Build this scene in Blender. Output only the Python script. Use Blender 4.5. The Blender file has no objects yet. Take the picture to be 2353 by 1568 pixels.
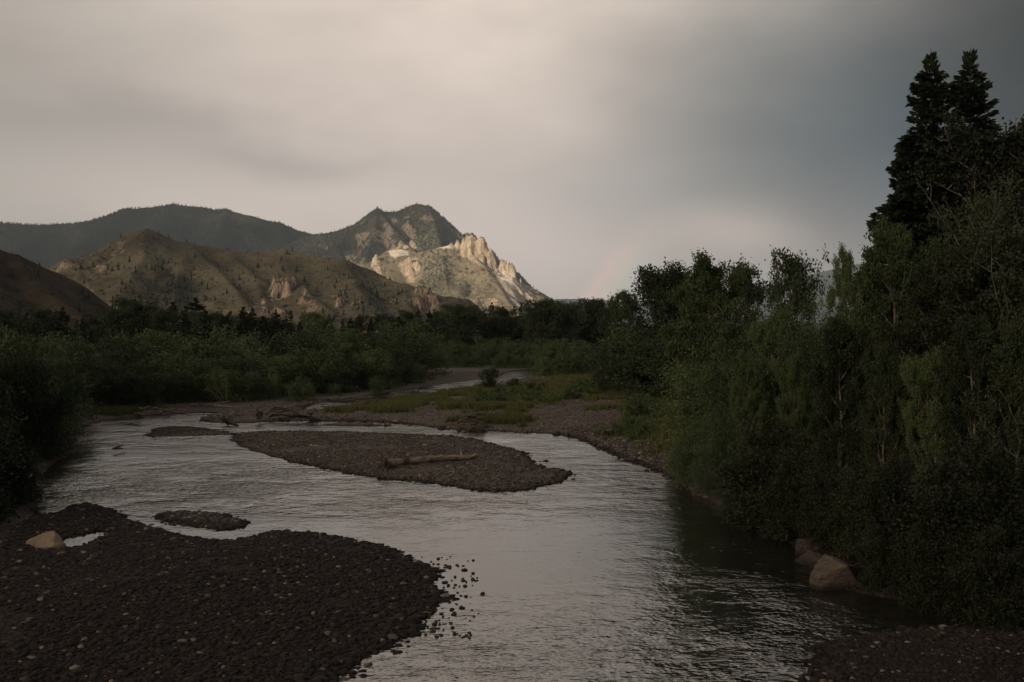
import bpy, math, random
import numpy as np
from mathutils import Vector, Matrix

random.seed(7)
RNG = np.random.default_rng(11)
scene = bpy.context.scene
COL = scene.collection
R = math.radians

# ------------------------------------------------------------------ camera
CAM_Z = 7.0
FPX = 2288.0          # focal length in pixels of a 2353 px wide picture
CX, HY = 1176.5, 770.0
cam_d = bpy.data.cameras.new('camera'); cam_d.lens = 35.0; cam_d.sensor_width = 36.0
cam_d.clip_start = 0.5; cam_d.clip_end = 80000
cam = bpy.data.objects.new('camera', cam_d); COL.objects.link(cam)
cam.location = (0, 0, CAM_Z); cam.rotation_euler = (R(90) - math.atan(14 / FPX), 0, 0)
scene.camera = cam
scene.view_settings.view_transform = 'Standard'
scene.view_settings.look = 'None'
scene.view_settings.exposure = 0.45
scene.view_settings.gamma = 1.0
scene.cycles.use_denoising = True
scene.cycles.max_bounces = 6
scene.cycles.diffuse_bounces = 3
scene.cycles.glossy_bounces = 3
scene.cycles.transmission_bounces = 2
scene.cycles.volume_bounces = 0
scene.cycles.sample_clamp_indirect = 6

def gxy(px, py):                       # point of the water plane seen at a picture position
    Y = CAM_Z * FPX / (py - HY)
    return (Y * (px - CX) / FPX, Y)
def xyz(px, py, Y):
    return (Y * (px - CX) / FPX, Y, CAM_Z + Y * (HY - py) / FPX)

# ------------------------------------------------------------------ noise
def _hash(ix, iy, seed):
    h = (ix.astype(np.int64) * 374761393 + iy.astype(np.int64) * 668265263 + seed * 1442695041) & 0xffffffff
    h = ((h ^ (h >> 13)) * 1274126177) & 0xffffffff
    return ((h ^ (h >> 16)) & 0xffffff) / float(0xffffff)
def perlin(x, y, seed=0):
    x = np.asarray(x, float); y = np.asarray(y, float)
    x0 = np.floor(x); y0 = np.floor(y); fx = x - x0; fy = y - y0
    u = fx * fx * fx * (fx * (fx * 6 - 15) + 10); v = fy * fy * fy * (fy * (fy * 6 - 15) + 10)
    def g(ox, oy):
        a = _hash(x0 + ox, y0 + oy, seed) * 2 * np.pi
        return np.cos(a) * (fx - ox) + np.sin(a) * (fy - oy)
    return ((g(0, 0) * (1 - u) + g(1, 0) * u) * (1 - v) + (g(0, 1) * (1 - u) + g(1, 1) * u) * v) * 1.5
def fbm(x, y, scale, octv=4, seed=0, gain=.5):
    s = 0; a = 1; f = 1.0 / scale
    for o in range(octv):
        s = s + a * perlin(x * f, y * f, seed + o * 17); a *= gain; f *= 2.03
    return s
def ridged(x, y, scale, octv=4, seed=0):
    s = 0; a = 1; f = 1.0 / scale
    for o in range(octv):
        s = s + a * (1 - np.abs(perlin(x * f, y * f, seed + o * 13)) * 2); a *= .5; f *= 2.1
    return s / 1.9
def sstep(a, b, x):
    t = np.clip((x - a) / (b - a), 0, 1); return t * t * (3 - 2 * t)

# ------------------------------------------------------------------ mesh helpers
def mesh_np(name, V, faces, mats, smooth=True, attrs=None, mat_idx=None):
    """faces: list of int arrays (n,k)"""
    V = np.asarray(V, np.float32)
    if not isinstance(faces, (list, tuple)): faces = [faces]
    faces = [np.asarray(f, np.int32) for f in faces if len(f)]
    me = bpy.data.meshes.new(name)
    me.vertices.add(len(V)); me.vertices.foreach_set('co', V.ravel())
    loops = np.concatenate([f.ravel() for f in faces])
    starts = []; o = 0
    for f in faces:
        n, k = f.shape; starts.append(o + np.arange(n) * k); o += n * k
    starts = np.concatenate(starts).astype(np.int32)
    me.loops.add(len(loops)); me.loops.foreach_set('vertex_index', loops)
    me.polygons.add(len(starts)); me.polygons.foreach_set('loop_start', starts)
    me.polygons.foreach_set('use_smooth', np.full(len(starts), smooth))
    if mat_idx is not None: me.polygons.foreach_set('material_index', mat_idx)
    for k, a in (attrs or {}).items():
        at = me.attributes.new(k, 'FLOAT', 'POINT'); at.data.foreach_set('value', np.asarray(a, np.float32))
    if not isinstance(mats, (list, tuple)): mats = [mats]
    for m in mats: me.materials.append(m)
    me.update(calc_edges=True)
    return me
def link(name, me, parent=None, loc=None):
    o = bpy.data.objects.new(name, me); COL.objects.link(o)
    if parent: o.parent = parent
    if loc is not None: o.location = loc
    return o
def tag(o, label=None, cat=None, group=None, kind=None):
    if label: o['label'] = label
    if cat: o['category'] = cat
    if group: o['group'] = group
    if kind: o['kind'] = kind
    return o
def grid_faces(nu, nv):
    i = np.arange(nu - 1)[:, None] * nv + np.arange(nv - 1)[None, :]
    i = i.ravel()
    return np.stack([i, i + nv, i + nv + 1, i + 1], 1)

# ------------------------------------------------------------------ node helper
class NT:
    def __init__(s, tree):
        s.t = tree; s.n = tree.nodes; s.l = tree.links
    def new(s, typ, **kw):
        n = s.n.new(typ)
        for k, v in kw.items(): setattr(n, k, v)
        return n
    def put(s, sock, v):
        if hasattr(v, 'is_output') or isinstance(v, bpy.types.NodeSocket): s.l.new(v, sock)
        else:
            if isinstance(v, (tuple, list)) and len(v) == 3 and sock.type == 'RGBA': v = (*v, 1)
            sock.default_value = v
    def m(s, op, a, b=None, c=None, clamp=False):
        n = s.new('ShaderNodeMath', operation=op, use_clamp=clamp)
        s.put(n.inputs[0], a)
        if b is not None: s.put(n.inputs[1], b)
        if c is not None: s.put(n.inputs[2], c)
        return n.outputs[0]
    def mix(s, f, a, b, mode='MIX'):
        n = s.new('ShaderNodeMix', data_type='RGBA', blend_type=mode)
        s.put(n.inputs[0], f); s.put(n.inputs[6], a); s.put(n.inputs[7], b)
        return n.outputs[2]
    def noise(s, vec, scale, detail=4, rough=.55, dim='3D'):
        n = s.new('ShaderNodeTexNoise', noise_dimensions=dim)
        if vec is not None: s.l.new(vec, n.inputs['Vector'])
        n.inputs['Scale'].default_value = scale; n.inputs['Detail'].default_value = detail
        n.inputs['Roughness'].default_value = rough
        return n.outputs[0]
    def voro(s, vec, scale, out='Distance', feature='F1'):
        n = s.new('ShaderNodeTexVoronoi', feature=feature)
        s.l.new(vec, n.inputs['Vector']); n.inputs['Scale'].default_value = scale
        return n.outputs[out]
    def rng(s, v, a, b, c=0.0, d=1.0):
        n = s.new('ShaderNodeMapRange'); n.interpolation_type = 'SMOOTHSTEP'
        s.put(n.inputs[0], v)
        for i, q in enumerate((a, b, c, d)): n.inputs[i + 1].default_value = q
        return n.outputs[0]
    def scalev(s, vec, sc):
        n = s.new('ShaderNodeVectorMath', operation='MULTIPLY'); s.l.new(vec, n.inputs[0]); n.inputs[1].default_value = sc
        return n.outputs[0]
    def attr(s, name, out='Fac'):
        return s.new('ShaderNodeAttribute', attribute_name=name).outputs[out]
    def bump(s, h, strength, dist):
        n = s.new('ShaderNodeBump'); s.put(n.inputs['Strength'], strength); s.put(n.inputs['Distance'], dist)
        s.l.new(h, n.inputs['Height']); return n.outputs[0]

def mat_new(name):
    m = bpy.data.materials.new(name); m.use_nodes = True
    t = NT(m.node_tree); b = m.node_tree.nodes['Principled BSDF']
    return m, t, b
def rgb(h):  # plain tuple helper
    return tuple(h) + (1,)

# ------------------------------------------------------------------ materials
def mat_foliage(name, dark, light, trans=.25, hue=None):
    m, t, b = mat_new(name)
    v = t.attr('leaf'); oi = t.new('ShaderNodeObjectInfo').outputs['Random']
    c = t.mix(v, dark, light)
    c2 = t.mix(t.m('MULTIPLY', oi, .75), c, hue or tuple(x * .6 for x in dark))
    b.inputs['Roughness'].default_value = .65
    b.inputs['Specular IOR Level'].default_value = .25
    t.l.new(c2, b.inputs['Base Color'])
    tr = t.new('ShaderNodeBsdfTranslucent'); t.l.new(c2, tr.inputs[0])
    mx = t.new('ShaderNodeMixShader'); mx.inputs[0].default_value = trans
    t.l.new(b.outputs[0], mx.inputs[1]); t.l.new(tr.outputs[0], mx.inputs[2])
    t.l.new(mx.outputs[0], t.n['Material Output'].inputs[0])
    return m
def mat_bark(name, c1, c2, scale=3):
    m, t, b = mat_new(name)
    co = t.new('ShaderNodeTexCoord').outputs['Object']
    n = t.noise(t.scalev(co, (1, 1, .25)), scale * 4, 5)
    n2 = t.noise(co, scale * .6, 3)
    c = t.mix(t.rng(n, .35, .65), c1, c2)
    c = t.mix(t.rng(n2, .45, .7), c, tuple(x * .55 for x in c1))
    t.l.new(c, b.inputs['Base Color']); b.inputs['Roughness'].default_value = .85
    t.l.new(t.bump(n, .6, .03), b.inputs['Normal'])
    return m
def mat_wood(name, c1, c2):
    m, t, b = mat_new(name)
    co = t.new('ShaderNodeTexCoord').outputs['Object']
    n = t.noise(t.scalev(co, (.35, 5, 5)), 3, 6, .6)
    n2 = t.noise(co, 1.3, 4)
    c = t.mix(t.rng(n, .35, .62), c1, c2)
    c = t.mix(t.rng(n2, .48, .72), c, tuple(x * .45 for x in c1))
    t.l.new(c, b.inputs['Base Color']); b.inputs['Roughness'].default_value = .8
    t.l.new(t.bump(n, .7, .02), b.inputs['Normal'])
    return m
def mat_boulder(name, c1, c2, c3):
    m, t, b = mat_new(name)
    co = t.new('ShaderNodeTexCoord').outputs['Object']
    n = t.noise(co, 1.6, 7, .6); n2 = t.noise(t.scalev(co, (1, 1, 3)), 2.2, 6, .65); n3 = t.noise(co, 14, 4)
    c = t.mix(t.rng(n, .4, .62), c1, c2)
    c = t.mix(t.rng(n2, .5, .66), c, c3)
    c = t.mix(t.m('MULTIPLY', t.rng(n3, .5, .8), .5), c, tuple(x * .4 for x in c1))
    t.l.new(c, b.inputs['Base Color']); b.inputs['Roughness'].default_value = .85
    wl = t.new('ShaderNodeSeparateXYZ'); t.l.new(co, wl.inputs[0]); wet = t.rng(wl.outputs[2], .26, .12)
    c = t.mix(t.m('MULTIPLY', wet, .75), c, (.012, .010, .008)); t.l.new(c, b.inputs['Base Color'])
    h = t.m('ADD', n2, t.m('MULTIPLY', n3, .25))
    t.l.new(t.bump(h, 1.0, .3), b.inputs['Normal'])
    return m
def mat_stone():
    m, t, b = mat_new('cobble_stone')
    v = t.attr('shade'); w = t.attr('wet')
    cr = t.new('ShaderNodeValToRGB'); t.l.new(v, cr.inputs[0])
    e = cr.color_ramp.elements
    e[0].position = 0; e[0].color = (.045, .038, .036, 1)
    e[1].position = 1; e[1].color = (.46, .38, .28, 1)
    for p, c in ((.35, (.085, .070, .065, 1)), (.62, (.13, .108, .098, 1)), (.8, (.155, .120, .098, 1)), (.93, (.21, .17, .14, 1)), (.975, (.32, .27, .21, 1))):
        k = cr.color_ramp.elements.new(p); k.color = c
    co = t.new('ShaderNodeTexCoord').outputs['Object']
    n = t.noise(co, 9, 4)
    c = t.mix(t.m('MULTIPLY', n, .5), cr.outputs[0], (.035, .028, .025))
    c = t.mix(t.m('MULTIPLY', w, .72), c, (.015, .0095, .0075))  # wet shoreline stones, plus vignette darkness painted onto the foreground ones
    t.l.new(c, b.inputs['Base Color'])
    b.inputs['Roughness'].default_value = .75
    b.inputs['Specular IOR Level'].default_value = .12
    return m
def mat_ground():
    m, t, b = mat_new('gravel_ground')
    co = t.new('ShaderNodeTexCoord').outputs['Object']
    g = t.attr('grass'); w = t.attr('wet'); soil = t.attr('soil')
    vc = t.voro(co, 13, 'Color'); vd = t.voro(co, 13)
    sp = t.new('ShaderNodeSeparateColor'); t.l.new(vc, sp.inputs[0])
    cr = t.new('ShaderNodeValToRGB'); t.l.new(sp.outputs[0], cr.inputs[0])
    e = cr.color_ramp.elements
    e[0].position = 0; e[0].color = (.032, .025, .022, 1); e[1].position = 1; e[1].color = (.38, .31, .24, 1)
    for p, c in ((.5, (.13, .104, .087, 1)), (.85, (.20, .16, .13, 1)), (.95, (.27, .215, .17, 1))):
        k = cr.color_ramp.elements.new(p); k.color = c
    big = t.noise(co, .35, 5)
    sand = t.mix(t.rng(t.noise(co, 22, 3), .3, .7), (.085, .062, .047), (.14, .105, .08))
    c = t.mix(t.rng(big, .5, .62), cr.outputs[0], sand)
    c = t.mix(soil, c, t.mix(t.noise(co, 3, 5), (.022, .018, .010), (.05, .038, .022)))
    gn = t.noise(co, 1.1, 6)
    gr = t.mix(t.rng(gn, .35, .65), (.058, .072, .026), (.105, .108, .045))
    gr = t.mix(t.rng(t.noise(co, .3, 3), .5, .7), gr, (.10, .085, .035))
    c = t.mix(t.rng(t.m('ADD', g, t.m('MULTIPLY', t.m('SUBTRACT', gn, .5), 1.2)), .35, .65), c, gr)
    c = t.mix(t.m('MULTIPLY', w, .80), c, (.016, .010, .009))  # wet rim along the water, plus painted darkness over the near ground
    t.l.new(c, b.inputs['Base Color'])
    b.inputs['Roughness'].default_value = .9
    b.inputs['Specular IOR Level'].default_value = .1
    hh = t.m('ADD', t.m('MULTIPLY', t.m('SUBTRACT', 1, vd), .6), t.noise(co, 5, 4))
    t.l.new(t.bump(hh, .7, .06), b.inputs['Normal'])
    return m
def mat_water():
    m, t, b = mat_new('river_water')
    co = t.new('ShaderNodeTexCoord').outputs['Object']
    r = t.attr('riffle'); fo = t.attr('foam')
    wv = t.new('ShaderNodeMapping'); wv.vector_type = 'POINT'
    t.l.new(co, wv.inputs[0]); wv.inputs['Rotation'].default_value = (0, 0, R(28)); wv.inputs['Scale'].default_value = (1, 1.9, 1)
    warp = t.new('ShaderNodeVectorMath', operation='ADD'); 
    nz = t.new('ShaderNodeTexNoise'); t.l.new(wv.outputs[0], nz.inputs['Vector']); nz.inputs['Scale'].default_value = .5
    sc = t.new('ShaderNodeVectorMath', operation='SCALE'); t.l.new(nz.outputs[1], sc.inputs[0]); sc.inputs[3].default_value = 1.2
    t.l.new(wv.outputs[0], warp.inputs[0]); t.l.new(sc.outputs[0], warp.inputs[1])
    n1 = t.noise(warp.outputs[0], .55, 3, .5)
    n2 = t.noise(warp.outputs[0], 1.7, 3, .55)
    n3 = t.noise(co, 6.0, 3, .5)
    sharp = t.m('SUBTRACT', 1, t.m('MULTIPLY', t.m('ABSOLUTE', t.m('SUBTRACT', n2, .5)), 3.0))
    big = t.rng(t.noise(co, .30, 5, .65), .36, .62)
    amp = t.m('MULTIPLY', r, t.m('ADD', .10, t.m('MULTIPLY', big, .9)))
    cal = t.attr('calm')
    h = t.m('MULTIPLY', n1, t.m('ADD', t.m('MULTIPLY', cal, .013), t.m('MULTIPLY', amp, .12)))
    h = t.m('ADD', h, t.m('MULTIPLY', sharp, t.m('ADD', t.m('MULTIPLY', cal, .003), t.m('MULTIPLY', amp, .046))))
    h = t.m('ADD', h, t.m('MULTIPLY', n3, t.m('ADD', t.m('MULTIPLY', cal, .003), t.m('MULTIPLY', amp, .012))))
    t.l.new(t.bump(h, 1.0, 1.0), b.inputs['Normal'])
    bed = t.mix(t.noise(co, 2.5, 5), (.010, .010, .008), (.030, .026, .020))
    fn = t.m('MULTIPLY', t.rng(n3, .60, .68), t.rng(n2, .52, .60))
    f = t.m('MULTIPLY', fn, fo)
    t.l.new(t.mix(f, bed, (.62, .62, .60)), b.inputs['Base Color'])
    t.l.new(t.m('ADD', .07, t.m('MULTIPLY', f, .6)), b.inputs['Roughness'])
    b.inputs['IOR'].default_value = 1.9
    return m
def mat_terrain(name, ga, gb, shrub, rocka, rockb, sscale, steep, spot=(.28, .42), nscale=.01, strata=0.0, bump=6.0, pale=None):
    """grass/forest slopes with shrub spots, rock where steep or where attribute rock says so"""
    m, t, b = mat_new(name)
    geo = t.new('ShaderNodeNewGeometry'); pos = geo.outputs['Position']
    sx = t.new('ShaderNodeSeparateXYZ'); t.l.new(geo.outputs['Normal'], sx.inputs[0])
    big = t.noise(pos, nscale, 6, .6); fine = t.noise(pos, nscale * 9, 6, .65)
    c = t.mix(t.rng(big, .38, .62), ga, gb)
    c = t.mix(t.m('MULTIPLY', t.rng(fine, .4, .7), .45), c, tuple(x * .55 for x in ga))
    sh = t.rng(t.voro(pos, sscale), spot[1], spot[0])
    shm = t.rng(t.noise(pos, nscale * 1.7, 5, .65), .42, .58)
    wood = t.attr('wood')
    shf = t.m('MULTIPLY', sh, t.m('ADD', t.m('MULTIPLY', shm, .55), wood, clamp=True))
    c = t.mix(t.m('MULTIPLY', wood, .55), c, tuple(x * 1.25 for x in shrub))
    c = t.mix(shf, c, shrub)
    rk = t.attr('rock')
    st = t.rng(sx.outputs[2], steep[1], steep[0])
    flute = t.noise(t.scalev(pos, (1, 1, .22)), nscale * 22, 6, .7)
    rn = t.noise(pos, nscale * 5, 6, .65)
    rc = t.mix(t.rng(flute, .40, .60), rocka, rockb)
    rc = t.mix(t.m('MULTIPLY', t.rng(rn, .45, .7), .6), rc, tuple(x * .5 for x in rocka))
    rf = t.m('ADD', t.m('MULTIPLY', st, .8), rk, clamp=True)
    rl = t.noise(pos, nscale * 2.2, 5, .6)
    rf = t.rng(t.m('ADD', t.m('MULTIPLY', rf, .85), t.m('ADD', t.m('MULTIPLY', t.m('SUBTRACT', rn, .5), 1.3), t.m('MULTIPLY', t.m('SUBTRACT', rl, .5), 1.6))), .42, .60)
    c = t.mix(rf, c, rc)
    if pale:
        c = t.mix(t.rng(t.m('ADD', t.attr('pale'), t.m('ADD', t.m('MULTIPLY', t.m('SUBTRACT', fine, .5), 1.3), t.m('MULTIPLY', t.m('SUBTRACT', flute, .5), 1.2))), .42, .66), c, t.mix(t.rng(flute, .4, .62), pale, tuple(x * .72 for x in pale)))
    t.l.new(c, b.inputs['Base Color']); b.inputs['Roughness'].default_value = .95
    b.inputs['Specular IOR Level'].default_value = .05
    t.l.new(t.bump(t.m('ADD', fine, t.m('MULTIPLY', flute, t.m('MULTIPLY', rf, 1.5))), .8, bump), b.inputs['Normal'])
    return m

M_SPR = mat_foliage('spruce_needles', (.013, .019, .010), (.034, .046, .022), .08)
M_PINE = mat_foliage('pine_needles', (.026, .037, .016), (.060, .075, .033), .08)
M_COT = mat_foliage('cottonwood_leaves', (.055, .080, .027), (.20, .245, .09), .30)
M_WIL = mat_foliage('willow_leaves', (.050, .076, .028), (.17, .215, .09), .25, hue=(.05, .07, .035))
M_WIL2 = mat_foliage('pale_willow_leaves', (.13, .165, .055), (.26, .30, .12), .35)
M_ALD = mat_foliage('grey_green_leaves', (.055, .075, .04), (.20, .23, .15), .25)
M_DARKL = mat_foliage('dark_green_leaves', (.032, .044, .018), (.078, .096, .038), .2)  # leaf tone of the darker trees and bushes
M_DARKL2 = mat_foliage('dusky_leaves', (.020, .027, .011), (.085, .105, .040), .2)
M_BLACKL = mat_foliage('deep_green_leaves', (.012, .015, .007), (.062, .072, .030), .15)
M_GRASS = mat_foliage('grass_blades', (.10, .115, .036), (.27, .26, .095), .3)
M_BARK = mat_bark('dark_bark', (.035, .026, .02), (.075, .06, .048))
M_BARKD = mat_bark('dark_twig_bark', (.018, .014, .011), (.035, .028, .022))
M_BARKP = mat_bark('pale_bark', (.10, .08, .06), (.20, .17, .13))
M_WOOD = mat_wood('bleached_driftwood', (.14, .10, .07), (.40, .30, .21))
M_WOODD = mat_wood('wet_driftwood', (.045, .030, .022), (.11, .075, .052))
M_STONE = mat_stone(); M_GROUND = mat_ground(); M_WATER = mat_water()

# ------------------------------------------------------------------ river outlines (picture positions -> metres)
def chaikin(P, n=1, closed=True):
    P = np.array(P, float)
    for _ in range(n):
        Q = np.roll(P, -1, 0) if closed else P[1:]
        A = P if closed else P[:-1]
        P = np.stack([A * .75 + Q * .25, A * .25 + Q * .75], 1).reshape(-1, 2)
    return P
def G(poly, n=1): return chaikin([gxy(*p) for p in poly], n)
MAIN = G([(560, 2100), (640, 1700), (760, 1575), (830, 1522), (900, 1490), (965, 1440), (1005, 1400), (1015, 1370), (1000, 1335), (985, 1305), (950, 1285), (900, 1265),
          (850, 1250), (780, 1238), (700, 1225), (640, 1222), (590, 1228), (560, 1240), (520, 1246), (470, 1241), (420, 1234), (375, 1222), (330, 1212), (295, 1200),
          (265, 1180), (220, 1163), (170, 1162), (140, 1176), (105, 1190), (70, 1180), (78, 1150), (85, 1110), (120, 1066), (172, 1036), (180, 1012), (165, 1000), (182, 984), (230, 970),
          (300, 960), (380, 955), (440, 950), (500, 949), (470, 958), (448, 966), (480, 973), (560, 973), (640, 969), (750, 968), (850, 969), (950, 977), (1050, 990),
          (1150, 992), (1250, 996), (1320, 1003), (1370, 1022), (1430, 1052), (1490, 1074), (1545, 1093), (1580, 1125), (1600, 1150), (1660, 1178), (1730, 1200),
          (1800, 1225), (1840, 1275), (1890, 1345), (2000, 1372), (2120, 1390), (2260, 1400), (2500, 1410), (2900, 1500), (2900, 2400), (560, 2400)])
POOL = G([(126, 1262), (140, 1240), (195, 1226), (258, 1214), (240, 1236), (190, 1256), (150, 1262)])
FAR = G([(700, 930), (860, 909), (905, 900), (990, 887), (1080, 875), (1150, 866), (1162, 857), (1200, 850), (1290, 849), (1275, 859), (1235, 867), (1190, 871), (1130, 884), (1060, 893), (990, 903), (925, 913), (860, 924), (700, 950)])
ISL = [G([(525, 1008), (548, 994), (640, 992), (760, 993), (900, 998), (1000, 1000), (1080, 1008), (1130, 1020), (1190, 1035), (1222, 1052), (1232, 1070), (1270, 1078),
          (1312, 1085), (1320, 1095), (1290, 1109), (1235, 1120), (1190, 1131), (1120, 1132), (1050, 1120), (980, 1110), (900, 1103), (820, 1093), (740, 1077), (660, 1060), (590, 1040), (540, 1022)]),
       G([(330, 1000), (350, 990), (362, 985), (385, 981), (410, 979), (470, 984), (528, 994), (545, 999), (480, 1001), (380, 1004), (345, 1006)]),
       G([(735, 977), (790, 973), (850, 975), (896, 978), (850, 980), (780, 980)]),
       G([(358, 1186), (395, 1178), (470, 1182), (530, 1190), (570, 1200), (550, 1211), (500, 1215), (430, 1206), (380, 1199)]),
       G([(1840, 1620), (1860, 1530), (1915, 1480), (2010, 1458), (2150, 1445), (2350, 1432), (2700, 1425), (2700, 1900), (1840, 1900)])]

def sdf(P, poly):
    x, y = P[:, 0], P[:, 1]
    d = np.full(len(x), 1e18); ins = np.zeros(len(x), bool)
    n = len(poly)
    for i in range(n):
        ax, ay = poly[i]; bx, by = poly[(i + 1) % n]
        ex, ey = bx - ax, by - ay; wx, wy = x - ax, y - ay
        tt = np.clip((wx * ex + wy * ey) / (ex * ex + ey * ey + 1e-12), 0, 1)
        d = np.minimum(d, (wx - ex * tt) ** 2 + (wy - ey * tt) ** 2)
        c = (ay <= y) != (by <= y)
        if ey != 0: ins ^= c & (x < ax + wy * (ex / ey))
    d = np.sqrt(d); return np.where(ins, -d, d)
def shore(P):
    s = np.minimum(np.minimum(sdf(P, MAIN), sdf(P, POOL)), sdf(P, FAR))
    i = np.full(len(P), 1e9)
    for q in ISL: i = np.minimum(i, sdf(P, q))
    return np.maximum(s, -i)
def land_z(x, y, s):
    s = s + .26 * fbm(x, y, 1.6, 4, 5) * np.clip(y / 60, .75, 1.3) + .05 * perlin(x * 3.1, y * 3.1, 9)
    up = .30 * (1 - np.exp(-np.maximum(s, 0) / (.9 + 1.1 * sstep(42, 36, y) * sstep(6, 3, x)))) + .55 * sstep(2.5, 12, s) + .04 * np.maximum(s, 0).clip(0, 3)
    up = up + sstep(1, 6, s) * (.10 * fbm(x, y, 5, 3, 21) + .16 * fbm(x, y, 14, 3, 31))
    rb = sstep(0, 5, s) * sstep(4.5, 9, x - (y - 24) * -.03) * sstep(70, 45, y)
    up = up + rb * 1.1
    up = up * (1 - .62 * sstep(72, 100, y)) * (1 - .35 * sstep(95, 110, y))
    up = up * (1 - .3 * sstep(42, 36, y) * sstep(6, 3, x))
    up = up * (1 - .6 * sstep(60, 64, y) * sstep(82, 79, y) * sstep(-16, -19, x))
    up = up * (1 - .55 * sstep(41, 44, y) * sstep(80, 76, y) * sstep(6, 3, x) * sstep(-28, -24, x))
    up = up * (1 - .6 * sstep(27.5, 26, y) * sstep(4, 6, x))
    dn = -.035 - .40 * (1 - np.exp(np.minimum(s, 0) / 3.5)) + .05 * fbm(x, y, .9, 2, 19)
    z = np.where(s > 0, up, dn)
    far = sstep(170, 320, y)
    return z * (1 - far) + far * (1.1 + .5 * fbm(x, y, 120, 3, 3)), s
def ground_at(x, y):
    x = np.atleast_1d(np.asarray(x, float)); y = np.atleast_1d(np.asarray(y, float))
    s = np.where(y < 330, shore(np.stack([x, y], 1)), 50.0)
    return land_z(x, y, s)
def gz(x, y): return float(ground_at(x, y)[0][0])

GRASSY = [G([(1040, 950), (1085, 925), (1150, 898), (1230, 880), (1330, 868), (1560, 862), (1600, 905), (1480, 912), (1360, 925), (1250, 942), (1120, 958)], 0),
          G([(1400, 955), (1480, 938), (1620, 915), (1700, 1080), (1560, 1075), (1490, 1045), (1430, 1000)], 0),
          G([(800, 955), (860, 935), (950, 914), (1040, 900), (1110, 888), (1060, 915), (980, 940), (900, 958)], 0),
          G([(1230, 858), (1320, 845), (1600, 845), (1600, 870), (1330, 872)], 0),
          G([(160, 985), (240, 962), (320, 952), (330, 930), (100, 940), (80, 1010)], 0),
          G([(1060, 985), (1100, 965), (1180, 955), (1170, 975), (1110, 988)], 0)]
def grass_mask(x, y):
    P = np.stack([x, y], 1); d = np.full(len(x), 1e9)
    for q in GRASSY: d = np.minimum(d, sdf(P, q))
    g = sstep(3.5, -1.5, d + 2.5 * fbm(x, y, 7, 3, 77))
    return g * sstep(-.40, .05, fbm(x, y, 4.5, 3, 55))

# ground fan
def build_ground():
    az = np.concatenate([np.linspace(-78, -31, 40)[:-1], np.linspace(-31, 31, 861), np.linspace(31, 78, 40)[1:]])
    rr = np.concatenate([np.linspace(7, 17, 14)[:-1], np.geomspace(17, 240, 560), np.geomspace(240, 11500, 60)[1:]])
    A, RR = np.meshgrid(np.radians(az), rr, indexing='ij')
    X = RR * np.tan(np.clip(A, -R(60), R(60))) ; Y = RR * 1.0
    # sdf on a half-resolution lattice, then linear upsampling
    ia = np.unique(np.append(np.arange(0, len(az), 2), len(az) - 1)); ir = np.unique(np.append(np.arange(0, len(rr), 2), len(rr) - 1))
    Pc = np.stack([X[np.ix_(ia, ir)].ravel(), Y[np.ix_(ia, ir)].ravel()], 1)
    near = Pc[:, 1] < 330
    Sc = np.full(len(Pc), 50.0); Sc[near] = shore(Pc[near]); Sc = Sc.reshape(len(ia), len(ir))
    S1 = np.stack([np.interp(np.arange(len(rr)), ir, row) for row in Sc])
    S = np.stack([np.interp(np.arange(len(az)), ia, S1[:, j]) for j in range(len(rr))], 1)
    x, y = X.ravel(), Y.ravel()
    z, s2 = land_z(x, y, S.ravel())
    g = np.zeros(len(x)); nm = (y > 40) & (y < 260); 
    gc = np.zeros(len(Pc)); nc = (Pc[:, 1] > 40) & (Pc[:, 1] < 260); gc[nc] = grass_mask(Pc[nc, 0], Pc[nc, 1]); gc = gc.reshape(len(ia), len(ir))
    G1 = np.stack([np.interp(np.arange(len(rr)), ir, row) for row in gc])
    g = np.stack([np.interp(np.arange(len(az)), ia, G1[:, j]) for j in range(len(rr))], 1).ravel()
    far = sstep(190, 230, y); g = np.maximum(g, far * .9)
    g = g * sstep(.3, 1.5, s2)
    wet = sstep(.9, .1, s2)
    wet = np.maximum(wet, .95 * sstep(40, 33, y))  # near ground: vignette darkness painted in on top of the real wet rim
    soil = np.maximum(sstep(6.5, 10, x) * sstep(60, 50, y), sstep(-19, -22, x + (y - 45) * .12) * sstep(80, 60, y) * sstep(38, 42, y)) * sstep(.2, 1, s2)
    V = np.stack([x, y, z], 1)
    me = mesh_np('ground', V, grid_faces(len(az), len(rr))[:, ::-1], M_GROUND, True, {'grass': g, 'wet': wet, 'soil': soil})  # wet: real wet rim plus painted vignette darkness on the near ground
    o = link('ground', me); tag(o, kind='structure'); return o
build_ground()

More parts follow.
